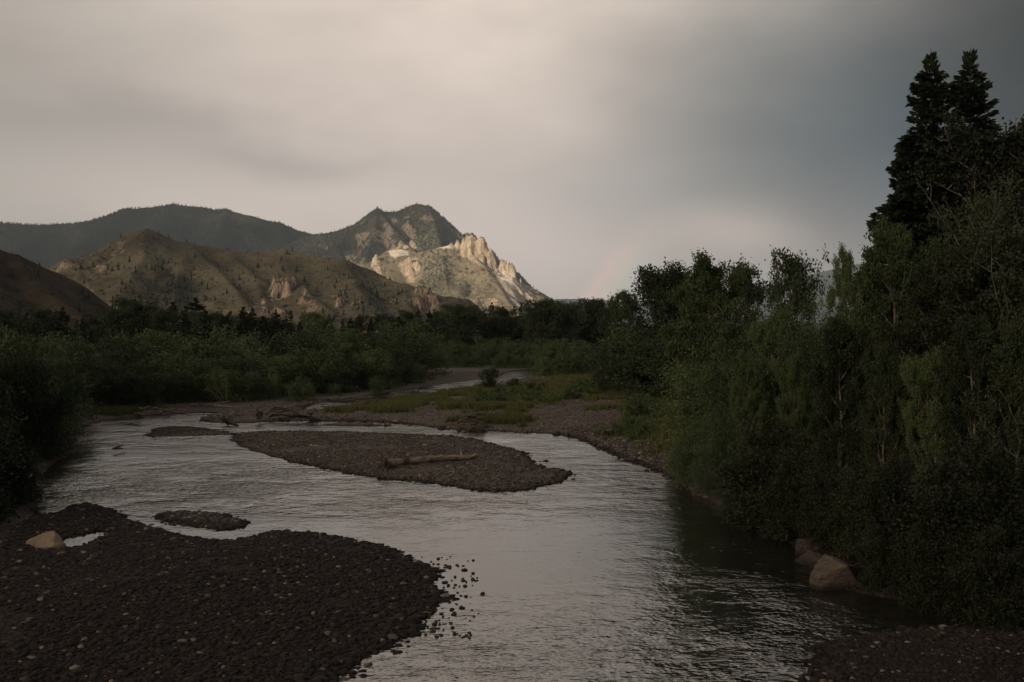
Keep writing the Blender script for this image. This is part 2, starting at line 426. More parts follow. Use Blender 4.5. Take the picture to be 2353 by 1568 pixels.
# water sheet
def blob(x, y, px, py, rx, ry):
    cx, cy = gxy(px, py); return np.exp(-((x - cx) / rx) ** 2 - ((y - cy) / ry) ** 2)
def build_water():
    xs = np.linspace(-70, 60, 200); ys = np.geomspace(5, 230, 260)
    X, Y = np.meshgrid(xs, ys, indexing='ij'); x, y = X.ravel(), Y.ravel()
    rif = .10 + .95 * blob(x, y, 560, 1090, 8.5, 8) + .7 * blob(x, y, 330, 1130, 5, 5) + .55 * blob(x, y, 1440, 1090, 4, 7) + .5 * blob(x, y, 1000, 1160, 9, 3)
    rif += .42 * sstep(30, 21, y) + .22 * sstep(36, 30, y) * sstep(1, 5, x) + .4 * blob(x, y, 1240, 1040, 3, 8)
    rif += .70 * sstep(60, 70, y) * sstep(-14, -20, x)
    fo = blob(x, y, 1700, 1262, 1.1, 1.0) + .8 * blob(x, y, 1590, 1330, .5, .5) + .5 * blob(x, y, 1150, 1500, 1.6, .8) + .5 * blob(x, y, 1700, 1440, .5, .5)
    fo += .35 * blob(x, y, 1500, 1370, 2.5, 2)
    me = mesh_np('river_water', np.stack([x, y, x * 0], 1), grid_faces(len(xs), len(ys))[:, ::-1], M_WATER, True, {'calm': 1 + 0 * x, 'riffle': (rif * (1 - .5 * sstep(95, 110, y)) + .30 * sstep(105, 115, y)).clip(0, 1.4), 'foam': fo.clip(0, 1)})
    o = link('river_water', me); tag(o, kind='structure')
build_water()

# ------------------------------------------------------------------ cobbles
def ico(sub):
    import bmesh
    bm = bmesh.new(); bmesh.ops.create_icosphere(bm, subdivisions=sub, radius=1)
    V = np.array([v.co[:] for v in bm.verts]); F = np.array([[v.index for v in f.verts] for f in bm.faces]); bm.free()
    return V, F
ICO1, ICO2, ICO4 = ico(1), ico(2), ico(4)
def stones(base, pos, size, seed, flat=.5, shade=None, wet=None):
    r = np.random.default_rng(seed); V0, F0 = base; n = len(pos); k = len(V0)
    a = r.uniform(0, 2 * np.pi, n)
    sx = size * r.uniform(.8, 1.35, n); sy = size * r.uniform(.6, 1.0, n); sz = size * flat * r.uniform(.7, 1.3, n)
    rad = 1 + r.uniform(-.22, .22, (n, k))
    P = V0[None] * rad[..., None]
    P = P * np.stack([sx, sy, sz], 1)[:, None, :]
    tx = r.normal(0, .28, n)[:, None]
    y = P[..., 1] * np.cos(tx) - P[..., 2] * np.sin(tx); z = P[..., 1] * np.sin(tx) + P[..., 2] * np.cos(tx)
    ca, sa = np.cos(a)[:, None], np.sin(a)[:, None]
    X = P[..., 0] * ca - y * sa; Y = P[..., 0] * sa + y * ca
    V = np.stack([X, Y, z], -1) + pos[:, None, :]
    F = F0[None] + (np.arange(n) * k)[:, None, None]
    sh = np.repeat(r.uniform(0, 1, n) if shade is None else shade, k)
    wt = np.repeat(np.zeros(n) if wet is None else wet, k)
    return V.reshape(-1, 3), F.reshape(-1, 3), sh, wt
def scatter_px(n, poly_px, seed):
    """random ground points, uniform over the ground, in a picture polygon on the water plane"""
    r = np.random.default_rng(seed); poly = np.array([gxy(*p) for p in poly_px]); lo, hi = poly.min(0), poly.max(0)
    out = np.zeros((0, 2))
    while len(out) < n:
        P = r.uniform(lo, hi, (n * 2, 2)); P = P[sdf(P, poly) < 0]; out = np.concatenate([out, P])
    return out[:n]
def gravel(name, n, poly, smin, smax, base, seed, dark=False, light=False, sink=.25, smin_shore=-.35, edge_big=1.0, grassless=False, power=1.6, gap=0):
    P = scatter_px(n, poly, seed); r = np.random.default_rng(seed + 1)
    z, s = ground_at(P[:, 0], P[:, 1])
    size = smin + (smax - smin) * r.uniform(0, 1, n) ** power
    size = size * (1 + edge_big * np.exp(-np.abs(s) / .8))
    keep = (s > smin_shore * 2.5) & ((s > -.05) | (r.uniform(0, 1, n) < .75 * np.exp(np.minimum(s, 0) * 3.2)))
    keep &= (P[:, 1] < 100) | (s > .3)
    keep &= (fbm(P[:, 0], P[:, 1], 3.2, 3, seed + 3) < .95 - gap + .5 * (s < .9)) if gap else True
    if grassless: keep &= grass_mask(P[:, 0], P[:, 1]) < .6
    P, z, s, size = P[keep], z[keep], s[keep], size[keep]
    pos = np.stack([P[:, 0], P[:, 1], z + size * (.5 - sink) * .5], 1)
    wet_dim = sstep(.5, .0, s); sh0 = r.uniform(0, 1, len(P))
    if dark: wet_dim = wet_dim * .15 + .95; sh0 = np.where(r.uniform(0, 1, len(P)) < .96, sh0 * .82, .86 + .14 * sh0); wet_dim = np.where(sh0 > .86, .25, wet_dim)  # dark: vignette painted into the foreground stones by raising their wetness
    V, F, sh, wt = stones(base, pos, size, seed + 2, wet=wet_dim, shade=sh0 * .56 + .43 if light else sh0)
    o = link(name, mesh_np(name, V, F, M_STONE, True, {'shade': sh, 'wet': wt})); tag(o, kind='stuff'); return o  # wet: real shoreline wetness plus painted vignette darkness on the foreground stones
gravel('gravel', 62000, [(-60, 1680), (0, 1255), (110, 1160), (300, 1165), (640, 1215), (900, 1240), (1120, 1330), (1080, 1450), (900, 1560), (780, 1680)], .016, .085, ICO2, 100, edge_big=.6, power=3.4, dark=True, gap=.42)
gravel('gravel', 20000, [(500, 985), (1000, 992), (1260, 1040), (1360, 1090), (1200, 1145), (1000, 1125), (700, 1080)], .03, .10, ICO1, 200, edge_big=.6, power=2.6, gap=.55)
gravel('gravel', 2200, [(340, 1170), (480, 1172), (600, 1200), (520, 1222), (380, 1210)], .035, .09, ICO1, 300)
gravel('gravel', 3500, [(230, 1045), (300, 990), (420, 972), (560, 995), (480, 1010), (320, 1020)], .03, .07, ICO1, 400, edge_big=.2)
gravel('gravel', 15000, [(460, 968), (620, 925), (1000, 905), (1250, 850), (1500, 850), (1600, 960), (1640, 1150), (1500, 1090), (1350, 1020), (1050, 1000), (800, 975)], .06, .17, ICO1, 500, grassless=True, power=2.5, light=True)
gravel('gravel', 5000, [(1300, 990), (1420, 985), (1600, 1060), (1640, 1160), (1530, 1110), (1400, 1050)], .05, .13, ICO1, 600, power=2)
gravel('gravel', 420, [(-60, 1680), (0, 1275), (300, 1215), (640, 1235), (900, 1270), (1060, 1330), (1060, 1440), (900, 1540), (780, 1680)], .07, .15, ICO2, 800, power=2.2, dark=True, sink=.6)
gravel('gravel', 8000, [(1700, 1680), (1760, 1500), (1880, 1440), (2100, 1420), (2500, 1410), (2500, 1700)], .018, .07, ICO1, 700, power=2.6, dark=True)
gravel('gravel', 160, [(500, 1000), (1000, 1000), (1240, 1050), (1320, 1090), (1200, 1130), (1000, 1118), (700, 1070)], .08, .17, ICO2, 820, power=2, sink=.6)

# countable stones standing in the shallows off the near bar
rs = random.Random(5); st_px = []
for i in range(110):
    t_ = rs.random(); px = 975 + 120 * rs.random() ** 1.5; py = 1280 + 190 * t_
    st_px.append((px - abs(py - 1370) * .25 + 15, py, rs.uniform(.022, .062) * (1.35 if i % 6 == 0 else 1)))
stone_meshes = []
for k in range(8):
    V, F, sh, wt = stones(ICO2, np.zeros((1, 3)), np.array([1.0]), 900 + k, flat=.6, shade=np.array([.2 + .08 * k]), wet=np.array([.6]))
    stone_meshes.append(mesh_np('stone', V, F, M_STONE, True, {'shade': sh, 'wet': wt}))
for i, (px, py, s_) in enumerate(st_px):
    x, y = gxy(px, py)
    o = link('stone', stone_meshes[i % 8], loc=(x, y, s_ * .18)); o.scale = (s_, s_, s_); o.rotation_euler = (0, 0, rs.uniform(0, 6.3))
    tag(o, 'small dark wet stone standing in the shallow water off the near gravel bar', 'stone', 'loose stones in the shallows off the near gravel bar')

# ------------------------------------------------------------------ boulders
def boulder(name, px0, px1, pytop, pybot, mat, label, seed, depth=.8, wedge=0.0, group=None):
    Y = CAM_Z * FPX / (pybot - HY); w = (px1 - px0) / FPX * Y; h = (pybot - pytop) / FPX * Y
    import bmesh
    r = np.random.default_rng(seed); bm = bmesh.new()
    for k in range(14):
        a_ = r.uniform(0, 2 * np.pi); e_ = r.uniform(-.5, 1.0); q = r.uniform(.8, 1.0)
        px_, py_ = math.cos(a_) * q * math.sqrt(max(.05, 1 - .5 * max(e_, 0) ** 2)), math.sin(a_) * q
        bm.verts.new((px_, py_, e_ * (1 - .55 * abs(px_ - wedge))))
    bmesh.ops.convex_hull(bm, input=bm.verts)
    bmesh.ops.delete(bm, geom=[v for v in bm.verts if not v.link_faces], context='VERTS')
    bmesh.ops.bevel(bm, geom=bm.edges[:], offset=.025, segments=1, affect='EDGES')
    bmesh.ops.triangulate(bm, faces=bm.faces[:])
    for _ in range(3): bmesh.ops.subdivide_edges(bm, edges=[e for e in bm.edges if e.calc_length() > .12], cuts=1, use_grid_fill=True)
    bmesh.ops.triangulate(bm, faces=bm.faces[:])
    V = np.array([v.co[:] for v in bm.verts]); F = np.array([[v.index for v in f.verts] for f in bm.faces]); bm.free()
    a = perlin(V[:, 0] * 2.2 + seed, V[:, 2] * 2.2 + V[:, 1], seed); bb = perlin(V[:, 0] * 6 + V[:, 1] * 3, V[:, 2] * 6 + seed, seed + 3)
    V = V * (1 + .06 * a + .025 * bb)[:, None]
    V[:, 2] -= V[:, 2].min() * .5; V[:, 2] /= V[:, 2].max(); V[:, 0] /= np.abs(V[:, 0]).max(); V[:, 1] /= np.abs(V[:, 1]).max()
    V = V * np.array([w / 2, w / 2 * depth, h * 1.12])
    o = link(name, mesh_np(name, V, F, mat, False)); x = Y * ((px0 + px1) / 2 - CX) / FPX
    o.location = (x, Y + w * .25, -.06); tag(o, label, 'boulder', group)
    return o
M_B1 = mat_boulder('tan_boulder', (.36, .25, .16), (.46, .34, .22), (.24, .15, .10))
M_B2 = mat_boulder('buff_boulder', (.15, .11, .08), (.10, .058, .045), (.20, .14, .09))
M_B3 = mat_boulder('brown_boulder', (.085, .055, .045), (.11, .075, .06), (.055, .04, .033))
boulder('boulder', 34, 136, 1233, 1268, M_B1, 'pale tan boulder at the end of the little pool on the near gravel bar', 3, wedge=-.1)
boulder('boulder', 1872, 1996, 1290, 1361, M_B2, 'large buff and rust boulder, lowest of the three on the dark bank', 8, wedge=-.1, depth=.6)
boulder('boulder', 1836, 1910, 1272, 1299, M_B3, 'flat reddish boulder between the buff boulder and the hidden one', 12)
boulder('boulder', 1826, 1900, 1236, 1276, M_B3, 'brown angular boulder half hidden under the bushes, farthest of the three', 15, wedge=.1)

# ------------------------------------------------------------------ driftwood
def tube(path, rad, sides=6, wob=0.0, seed=0, cap=True):
    P = np.asarray(path, float); n = len(P); rad = np.broadcast_to(np.asarray(rad, float), (n,))
    T = np.gradient(P, axis=0); T /= np.linalg.norm(T, axis=1)[:, None] + 1e-9
    up = np.where(np.abs(T[:, 2:3]) > .9, np.array([[1., 0, 0]]), np.array([[0., 0, 1]]))
    A = np.cross(T, up); A /= np.linalg.norm(A, axis=1)[:, None] + 1e-9; B = np.cross(T, A)
    th = np.arange(sides) * 2 * np.pi / sides
    r = rad[:, None] * (1 + (wob * np.random.default_rng(seed).uniform(-1, 1, (n, sides)) if wob else 0))
    V = P[:, None] + A[:, None] * (np.cos(th) * r)[..., None] + B[:, None] * (np.sin(th) * r)[..., None]
    V = V.reshape(-1, 3)
    i = np.arange(n - 1)[:, None] * sides; j = np.arange(sides)[None]; jn = (j + 1) % sides
    F = np.stack([i + j, i + jn, i + sides + jn, i + sides + j], -1).reshape(-1, 4)
    return V, F
def join(parts):
    Vs, Fs, o = [], [], 0
    for V, F in parts:
        Vs.append(V); Fs.append(F + o); o += len(V)
    return np.concatenate(Vs), np.concatenate(Fs)
def curve_path(p0, p1, n, wob, seed):
    t = np.linspace(0, 1, n)[:, None]; r = np.random.default_rng(seed)
    P = np.array(p0)[None] * (1 - t) + np.array(p1)[None] * t; L = np.linalg.norm(np.array(p1) - np.array(p0))
    off = np.stack([perlin(t[:, 0] * 2.3 + seed * 3.1, t[:, 0] * 0 + k * 7.7, seed) for k in range(3)], 1)
    return P + off * wob * L * np.sin(np.pi * np.clip(t, .02, 1)) ** .5
def driftlog(a, b, r0, r1, label, mat=None, roots=False, seed=1, group=None, twigs=0, lift=(0, 0), name='driftwood_log', wob=.03):
    """a, b picture positions of both ends where the log lies on the ground"""
    pts = []
    for (px, py), l in ((a, lift[0]), (b, lift[1])):
        x, y = gxy(px, py); z = max(gz(x, y), -.05); f = 1 - z / CAM_Z
        x *= f; y *= f; pts.append(np.array([x, y, z + l]))
    c = pts[0].copy(); L = np.linalg.norm(pts[1] - pts[0]); d = (pts[1] - pts[0]) / L
    up = np.array([0, 0, 1.0]); q = Vector(d).to_track_quat('X', 'Z')
    n = max(10, int(L * 5)); path = curve_path((0, 0, 0), (L, 0, 0), n, wob, seed)
    rad = np.linspace(r0, r1, n) * (1 + .08 * np.sin(np.arange(n) * 1.7 + seed)); rad[-1] *= .5
    if roots: rad[:3] *= (1.6, 1.35, 1.15)
    o = link(name, mesh_np('log', *[v if i == 0 else [v] for i, v in enumerate(tube(path, rad, 10, .10, seed))], mat or M_WOOD, True))
    o.location = c + up * r0 * .55; o.rotation_mode = 'QUATERNION'; o.rotation_quaternion = q
    tag(o, label, 'driftwood', group)
    r = np.random.default_rng(seed + 9)
    if roots:
        parts = []
        for k in range(16):
            a_ = r.uniform(0, 2 * np.pi); dr = np.array([-r.uniform(.1, .9), np.cos(a_), np.sin(a_)]); ln = r.uniform(1.8, 4.2) * r0
            P = curve_path((0, 0, 0), dr * ln, 6, .25, seed + k * 3); P[:, 0] += r.uniform(-.1, .2) * r0
            parts.append(tube(P, np.linspace(r0 * .42, r0 * .06, 6), 5, .2, k))
        V, F = join(parts); link('root_wad', mesh_np('root_wad', V, [F], M_WOODD, True), o)
    if twigs:
        for k in range(twigs):
            t_ = r.uniform(.3, .95) * L; a_ = r.uniform(.2, 2.9); dr = np.array([r.uniform(.1, .8), np.cos(a_), abs(np.sin(a_))]); ln = r.uniform(1.5, 5) * r0
            V, F = tube(curve_path((t_, 0, 0), np.array([t_, 0, 0]) + dr * ln, 5, .2, k), np.linspace(r1 * .6, r1 * .12, 5), 5)
            link('branch_stub', mesh_np('branch_stub', V, [F], mat or M_WOOD, True), o)
    return o
driftlog((885, 1076), (1100, 1056), .175, .14, 'long bleached drift log with root wad lying on the mid-river gravel bar', roots=True, seed=4, twigs=4, wob=.012, lift=(.12, .10))
driftlog((1048, 1049), (1080, 1046), .06, .04, 'short dark stick just behind the bleached log on the mid-river bar', M_WOODD, seed=6)
driftlog((1392, 1002), (1528, 972), .2, .12, 'long brown log on the right shore between the driftwood tangle and the leafy bank', M_WOODD, seed=8, twigs=3)
driftlog((1305, 998), (1400, 992), .13, .05, 'thin brown log at the water edge beside the long brown log', M_WOODD, seed=9, twigs=2)
driftlog((524, 980), (548, 983), .17, .07, 'dark root stump standing in the back channel', M_WOODD, roots=True, seed=10, lift=(.25, .05), name='drift_stump')
driftlog((884, 978), (899, 979), .12, .09, 'small pale log end on the thin spit in the back channel', seed=12)
driftlog((240, 1052), (290, 1045), .04, .02, 'thin pale stick in the riffle at the left', seed=13, lift=(0, .1))
driftlog((648, 1020), (742, 1016), .05, .03, 'thin stick on the upper edge of the mid-river bar', M_WOODD, seed=14)
driftlog((712, 1024), (738, 1028), .05, .03, 'pale twig lying below the thin stick on the mid-river bar', seed=15)
driftlog((260, 1034), (282, 1029), .09, .04, 'dark snag poking from the shallow bar at the left', M_WOODD, seed=17, lift=(0, .12), twigs=2)
driftlog((436, 932), (542, 938), .10, .06, 'long pale drift log under the leaning yellow willow', seed=18)
driftlog((470, 936), (530, 930), .07, .04, 'shorter pale drift log crossing the long one under the leaning willow', seed=19, lift=(.2, .3))
driftlog((290, 944), (330, 955), .12, .10, 'grey drift log at the left end of the dark left bank pile', seed=20)
rp = random.Random(3)
def pile(px0, px1, py0, py1, n, where, cat_group, mat, rr=(.05, .13)):
    for k in range(n):
        a = (rp.uniform(px0, px1), rp.uniform(py0, py1)); ln = rp.uniform(18, 70)
        b = (min(px1 + 10, a[0] + ln), min(py1, max(py0, a[1] + rp.uniform(-7, 7))))
        driftlog(a, b, rp.uniform(*rr), rp.uniform(.02, .05), where, mat, seed=50 + int(px0) + k, group=cat_group, lift=(rp.uniform(0, .35), rp.uniform(0, .5)), twigs=2, name='driftwood_branch', wob=.12)
pile(585, 720, 948, 968, 15, 'dark branch in the driftwood tangle on the far side of the back channel', 'driftwood tangle beyond the back channel', M_WOODD)
pile(1040, 1105, 966, 988, 12, 'dark branch in the driftwood tangle at the right end of the back channel', 'driftwood tangle on the right shore', M_WOODD)
pile(310, 430, 945, 956, 10, 'pale branch in the driftwood heap below the dark left bank bushes', 'driftwood heap on the left bank', M_WOOD)
pile(800, 900, 925, 935, 9, 'dark branch in the driftwood line below the round willow', 'driftwood line beside the far stream', M_WOODD)
pile(925, 1015, 912, 920, 6, 'dark branch in the driftwood beside the far stream', 'driftwood on the grassy flat', M_WOODD, (.06, .1))
driftlog((596, 968), (606, 958), .17, .08, 'dark upturned root wad at the left of the driftwood tangle', M_WOODD, roots=True, seed=31, lift=(.4, .5), name='drift_stump')

# ------------------------------------------------------------------ trees
def leaf_quads(P, size, seed, aspect=.55, droop=0.0, up=0.4, fold=True):
    """one four-cornered leaf per point"""
    r = np.random.default_rng(seed); n = len(P)
    D = r.normal(size=(n, 3)); D[:, 2] -= droop; D /= np.linalg.norm(D, axis=1)[:, None]
    N = r.normal(size=(n, 3)); N[:, 2] += up; S = np.cross(D, N); S /= np.linalg.norm(S, axis=1)[:, None] + 1e-9
    sz = size * r.uniform(.6, 1.3, n)[:, None]
    a = P; b = P + D * sz * .55 + S * sz * aspect * .5; c = P + D * sz; d = P + D * sz * .55 - S * sz * aspect * .5
    V = np.stack([a, b, c, d], 1).reshape(-1, 3); F = np.arange(n * 4).reshape(-1, 4)
    return V, F, np.repeat(r.uniform(0, 1, n), 4)
def clump_noise(P, sc, seed):
    return perlin(P[:, 0] / sc + seed, P[:, 1] / sc + P[:, 2] / sc * .7, seed) + perlin(P[:, 2] / sc, P[:, 0] / sc * .6 + 9, seed + 5)

def cottonwood(seed, H, W, leaves, lsize, low=.3, cl=.4, dense=1.0, sparse_bottom=True):
    r = np.random.default_rng(seed); parts = []; tips = []
    n = 10; tr = curve_path((0, 0, 0), (r.normal(0, .03) * H, r.normal(0, .03) * H, H * .9), n, .04, seed)
    parts.append(tube(tr, np.linspace(H * .017, H * .003, n) , 7, .1, seed))
    nl = int(20 + H * 1.2)
    for k in range(nl):
        f = low + (.97 - low) * (k + .5) / nl; base = np.array([np.interp(f * .9 / .9, np.linspace(0, 1, n), tr[:, i]) for i in range(3)])
        a = k * 2.4 + r.uniform(-.5, .5); g = (f - low) / (1 - low)
        ln = W * .5 * (math.sin(math.pi * min(1, g * .78 + .24)) ** .7) * r.uniform(.6, 1.15)
        rise = ln * r.uniform(.6, 1.5)
        tip = base + np.array([math.cos(a) * ln, math.sin(a) * ln, rise * (1 - .2 * g)])
        P = curve_path(base, tip, 6, .10, seed * 7 + k); parts.append(tube(P, np.linspace(H * .0055 * (1.1 - g * .6), H * .0010, 6), 5))
        for j in range(8):
            q = P[r.integers(2, 6)]; d = r.normal(size=3); d[2] = abs(d[2]) * .9 + .25; d /= np.linalg.norm(d)
            e = q + d * r.uniform(.10, .36) * (ln + .8)
            parts.append(tube(np.stack([q, (q + e) / 2 + r.normal(0, .04, 3), e]), np.array([.0018, .0012, .0005]) * H, 4))
            for g2 in (.45, .75, 1.0): tips.append(q + (e - q) * g2)
    tips = np.array(tips); w = r.uniform(.4, 1.4, len(tips)); idx = r.choice(len(tips), leaves, p=w / w.sum())
    L = tips[idx] + np.clip(r.normal(size=(leaves, 3)), -2, 2) * cl * np.array([1, 1, .75])
    L = L[clump_noise(L, H * .10, seed) > -.30 / dense]
    return parts, L
def willow(seed, H, W, leaves, lsize, stems=18, cl=.22, top=1.0):
    r = np.random.default_rng(seed); parts = []; pts = []
    for k in range(stems):
        a = r.uniform(0, 2 * np.pi); rr = W * .5 * r.uniform(.05, 1) ** .6; h = H * (1 - .55 * (rr / (W * .5)) ** 2.2) * r.uniform(.72, 1.0)
        b = np.array([math.cos(a), math.sin(a), 0]) * rr * .22
        tip = np.array([math.cos(a) * rr, math.sin(a) * rr, h]); mid = (b + tip) / 2 + np.array([0, 0, h * .1]) + r.normal(0, .05 * H, 3)
        t = np.linspace(0, 1, 8)[:, None]; P = (1 - t) ** 2 * b + 2 * t * (1 - t) * mid + t * t * tip
        parts.append(tube(P, np.linspace(H * .008, H * .0015, 8), 5))
        for j in range(14):
            f = r.uniform(.18, 1.0); q = np.array([np.interp(f, t[:, 0], P[:, i]) for i in range(3)])
            d = r.normal(size=3); d[2] = abs(d[2]) * .8 + .2; d /= np.linalg.norm(d); e = q + d * H * r.uniform(.06, .17)
            if j < 7: parts.append(tube(np.stack([q, e]), np.array([H * .002, H * .0006]), 3))
            for g in np.linspace(.25, 1.1, 5): pts.append(q + (e - q) * g)
    pts = np.array(pts); idx = r.integers(0, len(pts), leaves)
    L = pts[idx] + r.normal(size=(leaves, 3)) * cl * H / 6
    # skirts reach the ground
    nb = leaves // 6; a = r.uniform(0, 2 * np.pi, nb); rr = W * .5 * r.uniform(.3, 1, nb) ** .5; zz = np.abs(r.normal(0, .12, nb)) * H
    L2 = np.stack([np.cos(a) * rr * .95, np.sin(a) * rr * .95, zz], 1) + r.normal(0, .08, (nb, 3))
    L = np.concatenate([L, L2]); L[:, 2] = np.abs(L[:, 2])
    L = L[clump_noise(L, H * .13, seed) > -.28]
    return parts, L
def spruce(seed, H, W, whorl=.36, lsize=.3, irregular=.25, dens=1.0, bare=.06):
    r = np.random.default_rng(seed); parts = []; pts = []; dirs = []; scl = []
    parts.append(tube(np.stack([np.zeros(8), np.zeros(8), np.linspace(0, H * .985, 8)], 1), np.linspace(H * .013, .01, 8), 7))
    z = H * bare
    side = r.uniform(0, 6.28, 9)
    while z < H * .97:
        f = z / H; R0 = W * .5 * (1 - f) ** .88 * (1.0 if f > .15 else .8)
        lump = 1 + irregular * math.sin(z * 2.1 + seed) * .5
        nb = max(6, int(12 - 4 * f))
        for k in range(nb):
            a = r.uniform(0, 2 * np.pi); L = R0 * lump * r.uniform(1 - irregular * 1.5, 1 + irregular * .7)
            if L < .1: L = .1
            m = 7; t = np.linspace(0, 1, m); zz = z + r.uniform(-.06, .06) - L * .32 * t + L * .26 * t ** 2.2 + (.35 * L * t if f > .8 else 0)
            P = np.stack([np.cos(a) * L * t, np.sin(a) * L * t, zz], 1)
            parts.append(tube(P[[0, 3, 6]], np.array([.02, .012, .004]) * (1 - f * .5) * H / 14, 3))
            c = max(8, int(L * 13 * dens)); tt = r.uniform(.12, 1.02, c) ** .8
            Q = np.stack([np.interp(tt, t, P[:, i]) for i in range(3)], 1)
            wd = .18 * L * (1.15 - tt) + .05
            perp = np.array([-math.sin(a), math.cos(a), 0]); sd = r.uniform(-1, 1, c)
            Q = Q + perp * (sd * wd)[:, None]; Q[:, 2] += r.uniform(-.09, .05, c)
            D = np.array([math.cos(a), math.sin(a), 0]) * .7 + perp * sd[:, None] * .9 + np.stack([0 * sd, 0 * sd, r.uniform(-.55, .35, c) + (1.6 if f > .93 else 0)], 1)
            pts.append(Q); dirs.append(D); scl.append(np.full(c, min(1.15, .38 + L * .30)))
        z += whorl * r.uniform(.7, 1.3) * (1 - .45 * f)
    P = np.concatenate(pts); D = np.concatenate(dirs); D /= np.linalg.norm(D, axis=1)[:, None]
    n = len(P); Vs = []; Fs = []; o = 0; sz = lsize * (r.uniform(.6, 1.3, n) * np.concatenate(scl))[:, None]
    vals = []
    for rot in range(2):
        N = r.normal(size=(n, 3)); S = np.cross(D, N); S /= np.linalg.norm(S, axis=1)[:, None] + 1e-9
        V = np.stack([P - D * sz * .3, P + D * sz * .3 + S * sz * .26, P + D * sz, P + D * sz * .3 - S * sz * .26], 1).reshape(-1, 3)
        Vs.append(V); Fs.append(np.arange(n * 4).reshape(-1, 4) + o); o += n * 4; vals.append(np.repeat(r.uniform(0, 1, n), 4))
    return parts, (np.concatenate(Vs), np.concatenate(Fs), np.concatenate(vals))

PROTO = {}
def proto(key, trunkname, parts, leaf, H, bark, fol):
    V, F = join(parts); tm = mesh_np(trunkname, V, [F], bark, True)
    lv, lf, la = leaf; cm = mesh_np('crown', lv, [lf], fol, False, {'leaf': la})
    PROTO[key] = (tm, cm, float(np.percentile(lv[:, 2], 99.9)), trunkname)
def mk_cot(key, seed, H, W, n, ls, fol=None, bark=None, **kw):
    p, L = cottonwood(seed, H, W, n, ls, **kw); proto(key, 'trunk', p, leaf_quads(L, ls, seed, .8), H, bark or M_BARKP, fol or M_COT)
def mk_wil(key, seed, H, W, n, ls, fol=None, bark=None, asp=.34, **kw):
    p, L = willow(seed, H, W, n, ls, **kw); proto(key, 'stems', p, leaf_quads(L, ls, seed, asp, up=.2), H, bark or M_BARK, fol or M_WIL)
def mk_spr(key, seed, H, W, fol=None, **kw):
    p, lf = spruce(seed, H, W, **kw); proto(key, 'trunk', p, lf, H, M_BARK, fol or M_SPR)
# near kinds
mk_wil('nw0', 1, 6, 4.6, 34000, .11, stems=26); mk_wil('nw1', 2, 6, 5.2, 30000, .15, fol=M_BLACKL, stems=22, bark=M_BARKD, asp=.55); mk_wil('nw2', 3, 6, 4.2, 30000, .10, fol=M_ALD, asp=.5, stems=22)
mk_wil('nw3', 4, 8, 4.4, 40000, .11, fol=M_COT, asp=.7, stems=24, cl=.2)
mk_wil('nw4', 5, 8, 5.0, 38000, .15, fol=M_DARKL2, bark=M_BARKD, asp=.6, stems=24, cl=.2)
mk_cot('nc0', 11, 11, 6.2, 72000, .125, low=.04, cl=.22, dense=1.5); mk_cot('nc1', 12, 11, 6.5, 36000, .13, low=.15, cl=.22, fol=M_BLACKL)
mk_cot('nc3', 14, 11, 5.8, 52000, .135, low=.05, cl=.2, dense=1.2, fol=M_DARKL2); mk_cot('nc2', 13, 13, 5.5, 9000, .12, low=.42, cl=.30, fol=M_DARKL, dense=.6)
mk_spr('ns0', 21, 20, 9.6, lsize=.36, irregular=.28, whorl=.36, dens=4.0); mk_spr('ns1', 22, 20, 9.4, lsize=.36, irregular=.32, whorl=.36, dens=4.0)
# middle distance
for k in range(4): mk_wil('mw%d' % k, 30 + k, 5, 4.6 + .5 * (k % 2), 7500, .20, stems=16, cl=.26, fol=[M_WIL, M_WIL, M_DARKL, M_COT][k], asp=.5)
mk_wil('my0', 38, 5, 3.4, 3800, .17, fol=M_WIL2, stems=7, bark=M_BARKP)
for k in range(3): mk_cot('mc%d' % k, 40 + k, 12, 7.5, 17000, .25, low=.14, cl=.42, fol=[M_COT, M_DARKL, M_DARKL][k])
for k in range(3): mk_spr('ms%d' % k, 50 + k, 14, 7.0 + 1.0 * k, lsize=.5, whorl=.45, dens=1.4, irregular=.35)
p_, L_ = cottonwood(55, 13, 8.5, 15000, .3, low=.12, cl=.45); proto('mp0', 'trunk', p_, leaf_quads(L_, .45, 55, .4), 13, M_BARK, M_PINE)
for k in range(2): mk_wil('lw%d' % k, 60 + k, 1.2, 1.8, 1600, .16, stems=10, cl=.35, fol=[M_WIL, M_COT][k], asp=.35)

CATS = {'w': ('willow_bush', 'bush'), 'c': ('cottonwood_tree', 'tree'), 's': ('spruce_tree', 'tree'), 'y': ('young_willow', 'tree'), 'p': ('pine_tree', 'tree')}
rt = random.Random(21)
def plant(key, px, ptop, Y, label, group=None, wide=1.0, name=None, cat=None, lean=None, H=None, rot=None):
    tm, cm, H0, tn = PROTO[key]; x = Y * (px - CX) / FPX; z = max(gz(x, Y), -.1) - .05
    if H is None: H = CAM_Z + Y * (HY - ptop) / FPX - z
    k = H / H0; nm, ct = CATS[key[1]]
    e = bpy.data.objects.new(name or nm, None); COL.objects.link(e); e.empty_display_size = .5
    e.location = (x, Y, z); e.scale = (k * wide, k * wide, k)
    e.rotation_euler = (0, lean or 0, 0)
    tag(e, label, cat or ct, group)
    a = bpy.data.objects.new(tn, tm); b = bpy.data.objects.new('crown', cm)
    ang = rt.uniform(0, 6.28) if rot is None else rot
    for o in (a, b): COL.objects.link(o); o.parent = e; o.rotation_euler = (0, 0, ang)
    return e

